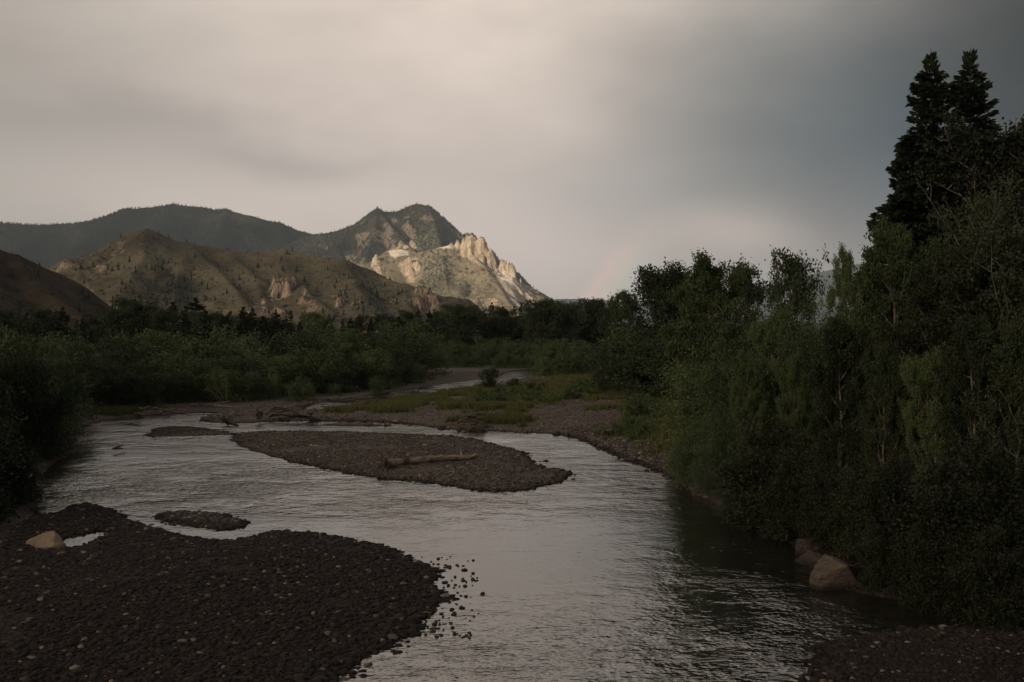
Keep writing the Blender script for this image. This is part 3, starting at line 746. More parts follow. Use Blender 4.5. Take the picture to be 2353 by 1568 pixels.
# right bank, near
GRB = 'leafy trees and bushes massed on the right bank'
for (k, px, pt, Y, lb, wd) in [
    ('nc0', 1640, 586, 50, 'tall full leafy cottonwood standing at the river end of the right bank', .78),
    ('nw3', 1600, 800, 48, 'green bush overhanging the gravel shore, first on the right bank', .95),
    ('nw0', 1705, 745, 46, 'rounded green bush just right of the pointed cottonwood', .95),
    ('nc0', 1775, 715, 44, 'upright green tree between the pointed cottonwood and the round crown', .5),
    ('nw0', 1850, 680, 43, 'broad green bush below the open-crowned cottonwood', 1.0),
    ('nc0', 1940, 566, 44, 'slim small-leaved tree left of the tallest broadleaf mass', .34),
    ('nc0', 2045, 500, 38, 'tall broadleaf tree with bright leafy top in front of the spruces', .58),
    ('nc1', 2150, 600, 35, 'dark leafy tree directly below the left spruce', .7),
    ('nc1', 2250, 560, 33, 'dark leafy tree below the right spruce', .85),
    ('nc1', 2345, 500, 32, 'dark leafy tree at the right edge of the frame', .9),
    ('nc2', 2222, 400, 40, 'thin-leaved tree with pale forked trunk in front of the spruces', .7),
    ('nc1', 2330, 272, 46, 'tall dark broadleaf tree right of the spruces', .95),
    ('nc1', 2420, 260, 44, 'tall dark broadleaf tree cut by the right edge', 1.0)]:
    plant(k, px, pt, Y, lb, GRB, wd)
FR = [('nw1', 1750, 1130, 36.5), ('nw2', 1625, 1035, 42.5), ('nw2', 1690, 1040, 38.5), ('nw4', 1720, 860, 41), ('nw0', 1660, 930, 43), ('nw1', 1765, 960, 36.5), ('nw4', 1830, 820, 38), ('nw1', 1850, 1010, 34), ('nw4', 1930, 800, 36),
      ('nw1', 1930, 1050, 31.5), ('nw4', 2030, 780, 33), ('nw1', 2010, 1060, 29), ('nw4', 2130, 820, 31), ('nw1', 2110, 1050, 27.5), ('nw4', 2230, 800, 29), ('nw1', 2230, 1020, 26),
      ('nw4', 2340, 790, 28), ('nw1', 2350, 1000, 25), ('nw4', 2450, 760, 27), ('nw1', 1800, 1110, 34.5), ('nw1', 1885, 1130, 32.3), ('nw1', 2040, 1190, 27), ('nw1', 2160, 1200, 25.5), ('nw1', 2300, 1180, 24), ('nw1', 2440, 1150, 24),
      ('nw0', 1590, 960, 46)]
LBF = {'nw0': 'mid-green willow bush low on the right bank', 'nw1': 'dark low bush at the foot of the right bank', 'nw2': 'pale grey-green bush hanging over the water of the right bank', 'nw4': 'dark tall bush in the middle of the right bank mass'}
for i, (k, px, pt, Y) in enumerate(FR):
    lb = LBF[k]; wq = .95
    if k == 'nw4':
        k = ('nc0', 'nc3', 'nc3')[i % 3]; pt += rt.uniform(-75, 25); wq = rt.uniform(.45, .62)
        lb = 'upright young leafy tree in the middle of the right bank mass'
    plant(k, px, pt, Y, lb, 'bushes along the foot of the right bank', wq)
for (k, px, pt, Y, lb, wd) in [('ns0', 2138, 132, 49, 'tall dark spruce, left of the two sharp tops on the right', .96), ('ns1', 2228, 127, 48, 'tall dark spruce, right of the two sharp tops', 1.0),
                               ('ns1', 2082, 318, 51, 'shorter dark spruce with wide boughs left of the two tall ones', 1.0), ('ns0', 2300, 330, 52, 'dark spruce hidden behind the right hand broadleaf tree', 1.0),
                               ('ns0', 2180, 300, 53, 'dark spruce filling the gap between the two tall ones', 1.1)]:
    plant(k, px, pt, Y, lb, 'spruces on the right bank', wd)
# middle distance, right of centre
GC = 'cottonwoods beyond the grassy flat'
for (k, px, pt, Y, lb, wd) in [
    ('mc0', 1437, 666, 135, 'small open cottonwood, first left of the tall group beyond the flat', .55),
    ('mc1', 1512, 612, 122, 'tall open cottonwood with a stepped left edge beyond the flat', .78),
    ('mc2', 1562, 604, 118, 'tall open cottonwood against the sky left of the pointed tree', .74),
    ('mc1', 1708, 600, 105, 'tall round-topped cottonwood right of the pointed tree', .62),
    ('mc2', 1824, 572, 92, 'open-crowned cottonwood standing clear against the sky', .56),
    ('mc1', 1605, 690, 112, 'cottonwood filling in behind the pointed tree', .9),
    ('ms1', 1545, 680, 108, 'dark spruce in front of the cottonwoods beyond the flat', 1.15)]:
    plant(k, px, pt, Y, lb, GC, wd)
for (px, pt, Y, k) in [(1405, 780, 128, 'mw2'), (1450, 765, 120, 'mw2'), (1500, 755, 112, 'mw2'), (1550, 760, 106, 'mw2'), (1470, 745, 128, 'mw3'), (1530, 740, 125, 'mw2'), (1590, 750, 98, 'mw2'), (1420, 760, 140, 'mw2'), (1640, 760, 90, 'mw2'), (1700, 740, 88, 'mw2'), (1760, 740, 85, 'mw2'), (1820, 720, 80, 'mw2'), (1880, 700, 76, 'mw2')]:
    plant(k, px, pt, Y, 'dark rounded bush at the edge of the grassy flat below the cottonwoods', 'dark bushes below the cottonwoods', 1.25)
# far treeline
GT = 'dark trees of the far treeline'
for (k, px, pt, Y, lb, wd) in [
    ('mp0', 303, 686, 165, 'broad dark pine with flat top rising over the left treeline', 1.0), ('mp0', 355, 716, 172, 'smaller dark pine right of the broad pine', .8),
    ('ms0', 397, 703, 175, 'narrow dark spruce between the broad pine and the twin spruces', 1.0), ('ms1', 426, 712, 180, 'dark spruce, left of the twin spruces', .8),
    ('ms2', 449, 694, 172, 'tallest dark spruce of the left treeline', .95), ('mc1', 496, 730, 180, 'round dark tree right of the tallest left spruce', .7),
    ('ms1', 530, 724, 176, 'dark spruce left of the one in front of the pink rock', .9), ('ms0', 580, 719, 168, 'narrow dark spruce in front of the pink rock', .95),
    ('ms1', 622, 756, 210, 'small dark spruce right of the pink rock', .8), ('ms2', 915, 738, 200, 'broad dark spruce alone in the middle of the willows', 1.25),
    ('mc1', 1060, 706, 240, 'round dark tree rising in front of the sunlit slope', 1.2), ('mc2', 1158, 711, 250, 'dark tree with umbrella top in front of the pale scree', 1.1),
    ('mc1', 1252, 694, 235, 'broad dark tree where the mountain foot meets the trees', 1.1), ('mc2', 1300, 702, 240, 'dark tree right of the mountain foot', .8),
    ('ms0', 1352, 705, 225, 'narrow dark spruce in the right part of the treeline', .9), ('mc1', 1375, 694, 225, 'dark tree at the right end of the far treeline', .75),
    ('mp0', 1015, 732, 250, 'flat dark pine left of the round dark tree', .8), ('mc1', 1225, 710, 245, 'dark tree left of the mountain foot', .7),
    ('mp0', 220, 760, 140, 'dark pine at the foot of the reddish hill', .8), ('mp0', 160, 790, 130, 'dark low pine left of the broad pine', .8),
    ('mp0', 75, 742, 210, 'dark pine standing on the lower slope of the reddish hill', .6), ('mp0', 108, 757, 205, 'dark pine beside the other one on the lower reddish slope', .6)]:
    pt -= 8
    if k[1] == 's': wd *= 1.35
    plant(k, px, pt, Y, lb, GT, wd)
for (px, pt, Y) in [(60, 752, 150), (130, 762, 145), (190, 738, 150), (255, 722, 155), (340, 716, 150), (375, 722, 150), (470, 712, 165), (515, 728, 160), (556, 718, 165), (604, 728, 170), (650, 736, 190), (690, 742, 230), (745, 750, 230), (800, 744, 240), (850, 742, 245)]:
    plant(rt.choice(['ms0', 'ms1', 'ms2']), px, pt, Y, 'mid-height dark spruce filling the treeline behind the willows', 'spruces filling the treeline', 1.3)
for px in range(610, 1420, 22):
    w = rt.choice(['mc1', 'mc2', 'ms0', 'ms1', 'mc0', 'ms2']); pt = 724 + rt.uniform(-12, 10) - (18 if px > 950 else 0) - (12 if px > 1200 else 0)
    plant(w, px + rt.uniform(-8, 8), pt, 275 + rt.uniform(-25, 30), 'dark tree in the continuous back row of the far treeline', 'back row of the far treeline', rt.uniform(.8, 1.1))
for px in range(-40, 640, 27):
    w = rt.choice(['mc1', 'ms0', 'ms1', 'mc2']); pt = 722 + rt.uniform(-22, 18)
    plant(w, px + rt.uniform(-8, 8), pt, 150 + rt.uniform(-15, 20), 'dark tree in the left part of the treeline behind the willows', 'trees behind the left willows', rt.uniform(.9, 1.2))
# willow band on the left and far bank
shoreY = lambda px: np.interp(px, [-100, 60, 150, 200, 300, 450, 560, 650, 760, 880, 940], [44, 47, 62, 82, 91, 97, 99, 106, 112, 122, 134])
for px in list(range(-120, 940, 44)):
    Y0 = float(shoreY(px))
    for row, (dy, pt) in enumerate(((1.5, 852), (8, 812), (18, 780), (34, 756))):
        if row == 0 and rt.random() < .3: continue
        if px < 150 and row == 0: pt = 930
        if px < 150: pt -= 10
        if px < 190 and (row == 0 or (row == 1 and px > 60)): continue
        ph = pt + rt.uniform(-16, 14)
        if 660 < px < 940: ph -= 8
        k = rt.choice(['mw0', 'mw1', 'mw2', 'mw3'] if px > 400 else ['mw2', 'mw2', 'mw3', 'mw0'])
        if px < 170 and row < 2: k = rt.choice(['nw1', 'nw4'])
        if row == 0 and px > 650: ph = 880
        plant(k, px + rt.uniform(-14, 14), ph, Y0 + dy + rt.uniform(-1, 2), ['low willow at the water edge of the left bank', 'willow in the second row of the left bank', 'willow in the third row of the left bank', 'tall willow at the back of the left bank thicket'][row], 'willow thicket along the left bank', 1.25 if px > 230 else .85)
for (px, pt, Y, lb, wd, k) in [(868, 862, 118, 'round willow alone beside the driftwood, left of the far stream', 1.15, 'mw0'), (1124, 838, 126, 'dense round willow standing between the two visible stretches of the far stream', 1.1, 'mw2'),
                            (95, 900, 58, 'dark willow leaning over the water at the left, its leaves touching the riffle', 1.2, 'nw1'), (690, 862, 104, 'round green willow in front of the thicket', 1.3, 'mw1'),
                            (780, 905, 112, 'low round willow left of the driftwood', 1.2, 'lw0'), (625, 838, 106, 'pale upright willow in front of the thicket', .7, 'my0'), (1040, 915, 104, 'small dark lone shrub on the gravel flat', .75, 'mw2'),
                            (1185, 868, 128, 'low shrub right of the round willow', 1.0, 'lw0'), (1385, 862, 112, 'narrow upright shrub on the grassy flat', .7, 'mw2')]:
    plant(k, px, pt, Y, lb, None, wd)
plant('my0', 518, 834, 99, 'pale yellow-green willow leaning left over the driftwood', None, .95, lean=R(-16))
for px in range(940, 1420, 32):
    Y0 = 205 if px < 1250 else 168
    for row, (dy, pt) in enumerate(((0, 808), (14, 792), (30, 776))):
        if px > 1250: pt += 4
        plant(rt.choice(['mw0', 'mw1', 'mw3']), px + rt.uniform(-10, 10), pt + rt.uniform(-9, 9), Y0 + dy, ['low green willow at the back of the far gravel flat', 'green willow in the middle of the far thicket', 'taller green willow below the dark back row'][row],
              'willow thicket beyond the far stream', 1.2)
for (px, pt, Y) in [(-60, 950, 39.5), (0, 1010, 40.5), (-130, 900, 37), (-190, 840, 35), (-80, 1030, 37.5), (40, 1045, 42)]:
    plant('nw1', px, pt, Y, 'dark bush on the near left bank at the edge of the frame', 'near bushes on the left bank', 1.2)
# low shrubs on the flat
for i in range(70):
    P = None
    px, py = rt.choice([(rt.uniform(1060, 1550), None), (rt.uniform(1100, 1550), None), (rt.uniform(1430, 1600), 1)])
    if py is None: py = 945 - (px - 1060) * .12 + rt.uniform(-26, 18)
    else: py = rt.uniform(950, 1030)
    x, Y = gxy(px, py)
    if ground_at(x, Y)[1][0] < 1: continue
    plant(rt.choice(['lw0', 'lw1']), px, 0, Y, 'low green shrub among the grass of the flat', 'low shrubs on the grassy flat', rt.uniform(.8, 1.3), H=rt.uniform(.6, 1.5), name='low_shrub', cat='shrub')

# grass
def grass(name, n, polys, seed, h=(.25, .6)):
    r = np.random.default_rng(seed); Ps = []
    for q in polys:
        lo, hi = q.min(0) - 2, q.max(0) + 2; P = r.uniform(lo, hi, (n, 2)); Ps.append(P)
    P = np.concatenate(Ps); z, s = ground_at(P[:, 0], P[:, 1]); g = grass_mask(P[:, 0], P[:, 1])
    k = (s > .6) & (g + .5 * fbm(P[:, 0], P[:, 1], 3, 3, 8) > .45 + r.uniform(0, .3, len(P))); P, z = P[k], z[k]
    n = len(P); B = 5
    base = np.repeat(np.stack([P[:, 0], P[:, 1], z], 1), B, 0); base[:, :2] += r.normal(0, .12, (n * B, 2))
    hh = r.uniform(*h, n * B)[:, None]; lean = r.normal(0, .28, (n * B, 2)) * hh; w = .035
    a = r.uniform(0, 6.28, n * B); dx = np.stack([np.cos(a) * w, np.sin(a) * w, 0 * a], 1)
    tip = base + np.concatenate([lean, hh], 1)
    V = np.stack([base - dx, base + dx, tip], 1).reshape(-1, 3); F = np.arange(len(V)).reshape(-1, 3)
    o = link(name, mesh_np(name, V, F, M_GRASS, False, {'leaf': np.repeat(r.uniform(0, 1, n * B), 3)})); tag(o, kind='stuff')
grass('grass', 22000, GRASSY, 41, (.2, .6))

# ------------------------------------------------------------------ mountains and hills
def ridge_field(x, y, ridges, seed, warp=30, wscale=160, k=18.0):
    """ridges: list of (points[(px,py,Y)], slope, floor) ; smooth maximum of falling slopes"""
    wx = x + warp * fbm(x, y, wscale, 3, seed); wy = y + warp * fbm(x, y, wscale, 3, seed + 50)
    best = np.full(len(x), -200.0); dist = np.full(len(x), 1e9)
    for rd in ridges:
        pts, slope = rd[0], rd[1]; curve = rd[2] if len(rd) > 2 else 1.0
        h = np.full(len(x), -1e9); dd = np.full(len(x), 1e9)
        W = np.array([xyz(*p) for p in pts])
        for i in range(len(W) - 1):
            a, b = W[i], W[i + 1]; e = b[:2] - a[:2]; L2 = (e ** 2).sum() + 1e-9
            t = np.clip(((x - a[0]) * e[0] + (y - a[1]) * e[1]) / L2, 0, 1)
            d0 = np.hypot(x - a[0] - e[0] * t, y - a[1] - e[1] * t)
            tw = np.clip(((wx - a[0]) * e[0] + (wy - a[1]) * e[1]) / L2, 0, 1)
            d1 = np.hypot(wx - a[0] - e[0] * tw, wy - a[1] - e[1] * tw)
            m = sstep(0, warp * 3, d0); d = d0 * (1 - m) + d1 * m
            z = a[2] + (b[2] - a[2]) * t
            hh = z - slope * d ** curve * (1 if curve == 1 else 100 ** (1 - curve))
            h = np.maximum(h, hh); dd = np.minimum(dd, d0)
        mx = np.maximum(best, h); best = mx + k * np.log(np.exp((best - mx) / k) + np.exp((h - mx) / k)) * np.where(np.abs(best - h) < 6 * k, 1, 1) - 0
        dist = np.minimum(dist, dd)
    return best, dist
def pix(x, y, z): return CX + x / y * FPX, HY - (z - CAM_Z) / y * FPX
def ell(PX, PY, cx, cy, rx, ry): return np.exp(-((PX - cx) / rx) ** 2 - ((PY - cy) / ry) ** 2)
HF = {}
def mountain(name, x0, x1, y0, y1, res, hfun, attrs, mat):
    xs = np.arange(x0, x1, res); ys = np.arange(y0, y1, res); X, Y = np.meshgrid(xs, ys, indexing='ij'); x, y = X.ravel(), Y.ravel()
    z = hfun(x, y); A = attrs(x, y, z)
    idx = grid_faces(len(xs), len(ys)); keep = z[idx].max(1) > -3; idx = idx[keep]
    me = mesh_np(name, np.stack([x, y, z], 1), idx, mat, True, A)
    o = link(name, me); tag(o, kind='structure'); return o

# back forested mountain
def h_back(x, y):
    r = [([(-700, 560, 4700), (-300, 530, 4700), (0, 510, 4700), (60, 514, 4700), (130, 517, 4700), (200, 507, 4720), (240, 497, 4750), (290, 481, 4800), (340, 475, 4820), (400, 470, 4850), (450, 473, 4850), (520, 483, 4830), (580, 495, 4800), (640, 513, 4800), (690, 531, 4800), (730, 541, 4800), (800, 560, 4800), (900, 600, 4900)], .62),
         ([(290, 481, 4800), (230, 530, 4450), (170, 570, 4150), (120, 620, 3850)], .6), ([(130, 517, 4700), (60, 560, 4350), (0, 600, 4000)], .6),
         ([(520, 483, 4830), (500, 530, 4450), (520, 570, 4150), (560, 620, 3850)], .6), ([(640, 513, 4800), (660, 560, 4450), (700, 600, 4100)], .6), ([(400, 470, 4850), (380, 520, 4450), (330, 560, 4200), (300, 600, 3900)], .6)]
    h, d = ridge_field(x, y, r, 3, 60, 420, 14)
    return h - 3 + (fbm(x, y, 160, 4, 61) * 22 + 95 * (ridged(x, y, 420, 4, 66) - .58)) * sstep(5, 200, d)
M_BACK = mat_terrain('forest_slope', (.030, .036, .024), (.10, .088, .058), (.008, .014, .011), (.16, .11, .08), (.22, .15, .11), .09, (.45, .6), spot=(.25, .6), nscale=.004, bump=8)
def a_back(x, y, z):
    PX, PY = pix(x, y, z); w = .55 + .5 * fbm(x, y, 300, 4, 90) - 1.0 * ell(PX, PY, 520, 500, 90, 22) + .3 * sstep(500, 560, PY)
    return {'rock': 0 * x, 'wood': w.clip(0, 1), 'pale': 0 * x}
mountain('forested_mountain', -4700, -300, 3500, 5700, 14, h_back, a_back, M_BACK)

# rocky mountain with the castle-like crags
def h_rock(x, y):
    r = [([(640, 575, 4300), (690, 548, 4280), (720, 540, 4250), (760, 534, 4230), (800, 523, 4200), (830, 507, 4200), (850, 491, 4200), (868, 481, 4200), (885, 487, 4210), (912, 486, 4230), (940, 474, 4250), (960, 468, 4250), (985, 474, 4230), (1005, 491, 4200), (1025, 506, 4180), (1050, 530, 4150), (1075, 556, 4100), (1110, 590, 4050), (1150, 620, 4020), (1190, 645, 4000), (1225, 662, 3980), (1250, 675, 3950), (1275, 692, 3900), (1300, 712, 3850), (1340, 745, 3800)], .85),
         ([(868, 481, 4200), (862, 520, 4000), (850, 560, 3820), (835, 600, 3650), (850, 650, 3450)], .95),
         ([(868, 481, 4200), (905, 530, 3980), (930, 560, 3830), (950, 572, 3760)], .95),
         ([(985, 474, 4230), (1000, 520, 4000), (1010, 560, 3780)], .8),
         ([(800, 523, 4200), (780, 570, 3950), (780, 610, 3700), (800, 660, 3450)], .75),
         # bright saddle, lit spur, its foot
         ([(890, 575, 3650), (925, 572, 3640), (960, 580, 3620), (1000, 573, 3620), (1035, 562, 3610), (1070, 570, 3600), (1095, 592, 3560)], .7),
         ([(1070, 570, 3600), (1100, 600, 3500), (1125, 628, 3400), (1150, 664, 3300), (1165, 690, 3220), (1190, 715, 3120), (1215, 745, 3020)], .62),
         ([(1010, 573, 3620), (1020, 620, 3450), (1030, 670, 3300), (1050, 720, 3120)], .62),
         ([(1130, 600, 3600), (1190, 660, 3560), (1230, 690, 3500), (1260, 725, 3420)], .62),
         # crags: steep walls
         ([(865, 590, 3600), (868, 610, 3570), (874, 632, 3540)], 2.4), ([(935, 600, 3560), (945, 612, 3530), (950, 636, 3500)], 2.2), ([(958, 604, 3560), (962, 620, 3540)], 2.4), ([(915, 630, 3520), (925, 650, 3500)], 1.8)]
    h, d = ridge_field(x, y, r, 5, 34, 210, 7)
    det = fbm(x, y, 90, 5, 71) * 14 + 52 * (ridged(x, y, 180, 5, 72) - .57)
    h = h + det * sstep(3, 110, d)
    # standing crags
    crag = [(1030, 568, 6, 3602), (1038, 560, 7, 3600), (1047, 562, 5, 3598), (1053, 553, 6, 3596), (1061, 556, 5, 3594), (1066, 548, 5, 3592), (1075, 541, 7, 3580), (1084, 538, 7, 3578), (1092, 543, 6, 3577), (1099, 553, 5, 3576), (1104, 548, 6, 3575), (1111, 547, 7, 3573), (1118, 556, 6, 3571), (1124, 570, 7, 3568), (1131, 583, 7, 3566), (1138, 596, 7, 3563), (1145, 608, 6, 3561), (1151, 599, 5, 3560), (1157, 601, 4, 3557), (1163, 600, 5, 3555), (1170, 602, 5, 3553), (1176, 606, 6, 3551), (1180, 616, 6, 3549), (1183, 630, 5, 3546),
            (1068, 575, 6, 3560), (1080, 572, 6, 3556), (1096, 580, 6, 3552), (1110, 590, 6, 3548), (1126, 604, 6, 3545), (1142, 620, 5, 3542), (1160, 622, 5, 3540), (1174, 632, 5, 3536),
            (858, 596, 5, 3580), (866, 588, 6, 3578), (874, 600, 6, 3572), (882, 612, 5, 3566), (868, 612, 8, 3555), (926, 606, 6, 3560), (934, 598, 6, 3556), (943, 594, 6, 3552), (950, 602, 6, 3548), (958, 604, 6, 3545), (964, 616, 5, 3540), (938, 620, 9, 3530), (952, 628, 8, 3525), (912, 632, 8, 3520), (926, 640, 8, 3512), (905, 645, 6, 3508),
            (918, 556, 5, 3900), (926, 561, 5, 3895), (945, 553, 6, 3890), (952, 560, 4, 3885), (905, 560, 6, 3860), (893, 552, 6, 3880), (878, 520, 6, 4050), (888, 530, 6, 4020), (800, 588, 6, 3760), (808, 596, 6, 3755), (790, 600, 5, 3750), (815, 612, 6, 3740), (1195, 640, 5, 3560)]
    fl = fbm(x, y, 20, 4, 81) * 6 + fbm(x, y, 8, 2, 84) * 2.5
    for (px, py, rp_, Y) in crag:
        cx, cy, cz = xyz(px, py, Y); rad = rp_ / FPX * Y
        d1 = np.hypot((x - cx), (y - cy) * .8) + fl
        hc = cz + 6 - np.maximum(0, d1) * .7 - np.maximum(0, d1 - rad * .5) * 4.6
        h = np.where((hc > h) & (d1 < rad * 5), hc, h)
    return h
M_ROCK = mat_terrain('rocky_slope', (.145, .122, .078), (.235, .195, .135), (.032, .038, .026), (.50, .41, .30), (.27, .21, .155), .075, (.50, .68), spot=(.22, .55), nscale=.006, bump=7, pale=(.56, .49, .41))
def a_rock(x, y, z):
    PX, PY = pix(x, y, z)
    back = sstep(3640, 3760, y)
    crag = ell(PX, PY, 1110, 585, 70, 42) * (y < 3640) * (PY < 590 + (PX - 1060).clip(0, 200) * .52) * (PX > 1030)
    crag = np.maximum(crag, (ell(PX, PY, 866, 610, 16, 26) + ell(PX, PY, 942, 622, 26, 32)) * (y < 3660))
    crag = np.maximum(crag, .68 * back * (ell(PX, PY, 885, 540, 50, 45) + ell(PX, PY, 805, 600, 26, 28) + .6 * ell(PX, PY, 985, 500, 45, 14) + .8 * ell(PX, PY, 935, 565, 30, 14)))
    crag = np.maximum(crag, .9 * ell(PX, PY, 1250, 690, 26, 20))
    pale = np.maximum(ell(PX, PY, 905, 580, 14, 12) * 1.1 + ell(PX, PY, 925, 582, 18, 8), ell(PX, PY, 1030, 566, 40, 7)) * (y < 3700)
    spine = np.interp(PY, [560, 600, 628, 664, 690, 715, 745], [1070, 1100, 1125, 1150, 1165, 1190, 1215])
    scree = sstep(2, 14, PX - spine) * sstep(75, 35, PX - spine - 12) * sstep(585, 640, PY) * (y < 3640)
    pale = np.maximum(pale, scree * .75)
    rocky = .62 * ell(PX, PY, 1120, 700, 50, 42)
    wood = .45 * ell(PX, PY, 1000, 630, 40, 50) + back * (1 - .45 * fbm(x, y, 150, 3, 97)) + .9 * sstep(20, 50, PX - spine - 30) * (PY < 690) + .25
    return {'rock': np.maximum(crag, rocky).clip(0, 1), 'wood': wood.clip(0, 1), 'pale': pale.clip(0, 1)}
mountain('rocky_mountain', -1250, 900, 2850, 4750, 5.0, h_rock, a_rock, M_ROCK)

# grassy middle hill
def h_mid(x, y):
    r = [([(-60, 690, 1480), (60, 640, 1500), (130, 608, 1500), (165, 603, 1500), (200, 587, 1500), (250, 562, 1500), (300, 538, 1500), (335, 528, 1500), (360, 534, 1500), (400, 552, 1500), (430, 561, 1500), (470, 564, 1500), (520, 575, 1500), (560, 579, 1500), (610, 578, 1500), (650, 574, 1500), (690, 581, 1480), (740, 591, 1460), (790, 598, 1440), (840, 620, 1420), (890, 640, 1400), (930, 655, 1380), (975, 664, 1360), (992, 680, 1350), (1000, 700, 1345)], .5),
         ([(335, 528, 1500), (330, 590, 1390), (300, 640, 1290), (270, 690, 1200)], .5), ([(430, 561, 1500), (500, 620, 1380), (540, 665, 1290), (570, 705, 1210)], .5),
         ([(430, 561, 1500), (410, 640, 1340), (400, 700, 1220)], .5), ([(650, 574, 1500), (660, 625, 1400), (700, 670, 1310), (760, 715, 1220)], .5),
         ([(520, 575, 1500), (590, 640, 1370), (600, 690, 1290), (620, 730, 1200)], .5), ([(790, 598, 1440), (820, 660, 1320), (850, 700, 1240)], .5), ([(930, 655, 1380), (930, 690, 1310), (950, 720, 1240)], .55)]
    h, d = ridge_field(x, y, r, 9, 22, 120, 4)
    PX, PY = pix(x, y, np.maximum(h, 0))
    det = fbm(x, y, 60, 4, 74) * 6 + 27 * (ridged(x, y, 130, 5, 75) - .55)
    h = h + det * sstep(3, 60, d)
    for (px, py, rp_, Y) in [(612, 692, 26, 1262), (585, 712, 20, 1235), (640, 712, 16, 1240), (600, 730, 26, 1215), (640, 640, 14, 1340), (668, 642, 14, 1338), (655, 648, 20, 1330), (700, 688, 15, 1280), (730, 705, 13, 1262), (700, 665, 8, 1300), (715, 725, 18, 1225), (968, 665, 24, 1345), (985, 682, 20, 1325), (960, 690, 26, 1310), (1000, 710, 14, 1290), (780, 690, 16, 1270), (830, 692, 12, 1260)]:
        cx, cy, cz = xyz(px, py, Y); rad = rp_ / FPX * Y
        d1 = np.hypot(x - cx, (y - cy) * .8) + fbm(x, y, 13, 4, 82) * 7
        hc = cz + 5 - np.maximum(0, d1) * .35 - np.maximum(0, d1 - rad * .55) * 3.2
        h = np.where((hc > h) & (d1 < rad * 4), hc, h)
    return h
M_MID = mat_terrain('grassy_slope', (.120, .100, .066), (.185, .155, .102), (.030, .034, .020), (.42, .31, .235), (.15, .11, .088), .16, (.60, .76), spot=(.20, .5), nscale=.012, bump=2.2)
def a_mid(x, y, z):
    PX, PY = pix(x, y, z)
    rock = 0 * x
    for (cx, cy, rx, ry, a) in [(605, 714, 46, 28, 1), (655, 645, 34, 12, .8), (712, 700, 28, 34, .7), (985, 698, 26, 36, 1), (800, 690, 70, 24, .45), (350, 720, 60, 16, .45), (900, 700, 60, 20, .35)]: rock = np.maximum(rock, a * ell(PX, PY, cx, cy, rx, ry))
    wood = .12 + .8 * ell(PX, PY, 400, 670, 70, 50) + .8 * ell(PX, PY, 850, 690, 70, 30) + .5 * ell(PX, PY, 800, 620, 50, 14) + .5 * ell(PX, PY, 240, 620, 30, 14)
    return {'rock': rock.clip(0, 1), 'wood': wood.clip(0, 1), 'pale': 0 * x}
mountain('grassy_hill', -1150, 60, 1050, 1900, 3.2, h_mid, a_mid, M_MID)

# near reddish hill on the left
def h_left(x, y):
    r = [([(-900, 380, 520), (-300, 480, 520), (-120, 528, 520), (0, 574, 520), (40, 590, 520), (78, 606, 518), (120, 637, 515), (170, 667, 510), (220, 696, 505), (270, 722, 500), (330, 755, 490)], .6),
         ([(40, 590, 520), (90, 660, 450), (150, 700, 410), (210, 740, 380)], .6), ([(-120, 528, 520), (-60, 640, 420), (0, 700, 360), (60, 750, 310), (110, 790, 270)], .55), ([(-300, 480, 520), (-350, 600, 400), (-300, 700, 320)], .5)]
    h, d = ridge_field(x, y, r, 12, 9, 50, 2)
    return h + (fbm(x, y, 24, 5, 76) * 2.2 - 3 * (ridged(x, y, 40, 4, 79) - .45)) * sstep(1, 25, d)
M_LEFT = mat_terrain('reddish_slope', (.042, .030, .021), (.080, .060, .036), (.016, .015, .010), (.070, .046, .037), (.042, .029, .024), .5, (.70, .82), spot=(.2, .5), nscale=.035, bump=.7)
def a_left(x, y, z):
    PX, PY = pix(x, y, z)
    return {'rock': (.30 + .5 * fbm(x, y, 30, 3, 33)).clip(0, .6), 'wood': (.15 + .6 * fbm(x, y, 40, 3, 34)).clip(0, 1), 'pale': 0 * x}
mountain('reddish_hill', -520, -120, 235, 760, 1.6, h_left, a_left, M_LEFT)

# far blue hills
def h_far(x, y):
    r = [([(1180, 700, 9800), (1270, 688, 9800), (1340, 687, 9800), (1450, 694, 9800), (1600, 700, 9600), (1700, 695, 9300), (1760, 672, 9000), (1870, 632, 8600), (1930, 614, 8500), (2050, 590, 8500), (2300, 560, 8500), (2700, 600, 8500)], .3)]
    h, d = ridge_field(x, y, r, 15, 150, 900, 20)
    return h + fbm(x, y, 500, 4, 77) * 40 * sstep(50, 600, d)
M_FARH = mat_terrain('distant_slope', (.018, .026, .026), (.035, .040, .032), (.02, .028, .02), (.16, .12, .09), (.2, .15, .11), .02, (.2, .3), nscale=.001, bump=10)
mountain('distant_hills', -1000, 6500, 6200, 11000, 60, h_far, lambda x, y, z: {'rock': 0 * x, 'wood': 0 * x + .5, 'pale': 0 * x}, M_FARH)
# terrain that closes the valley behind the trees on the left edge

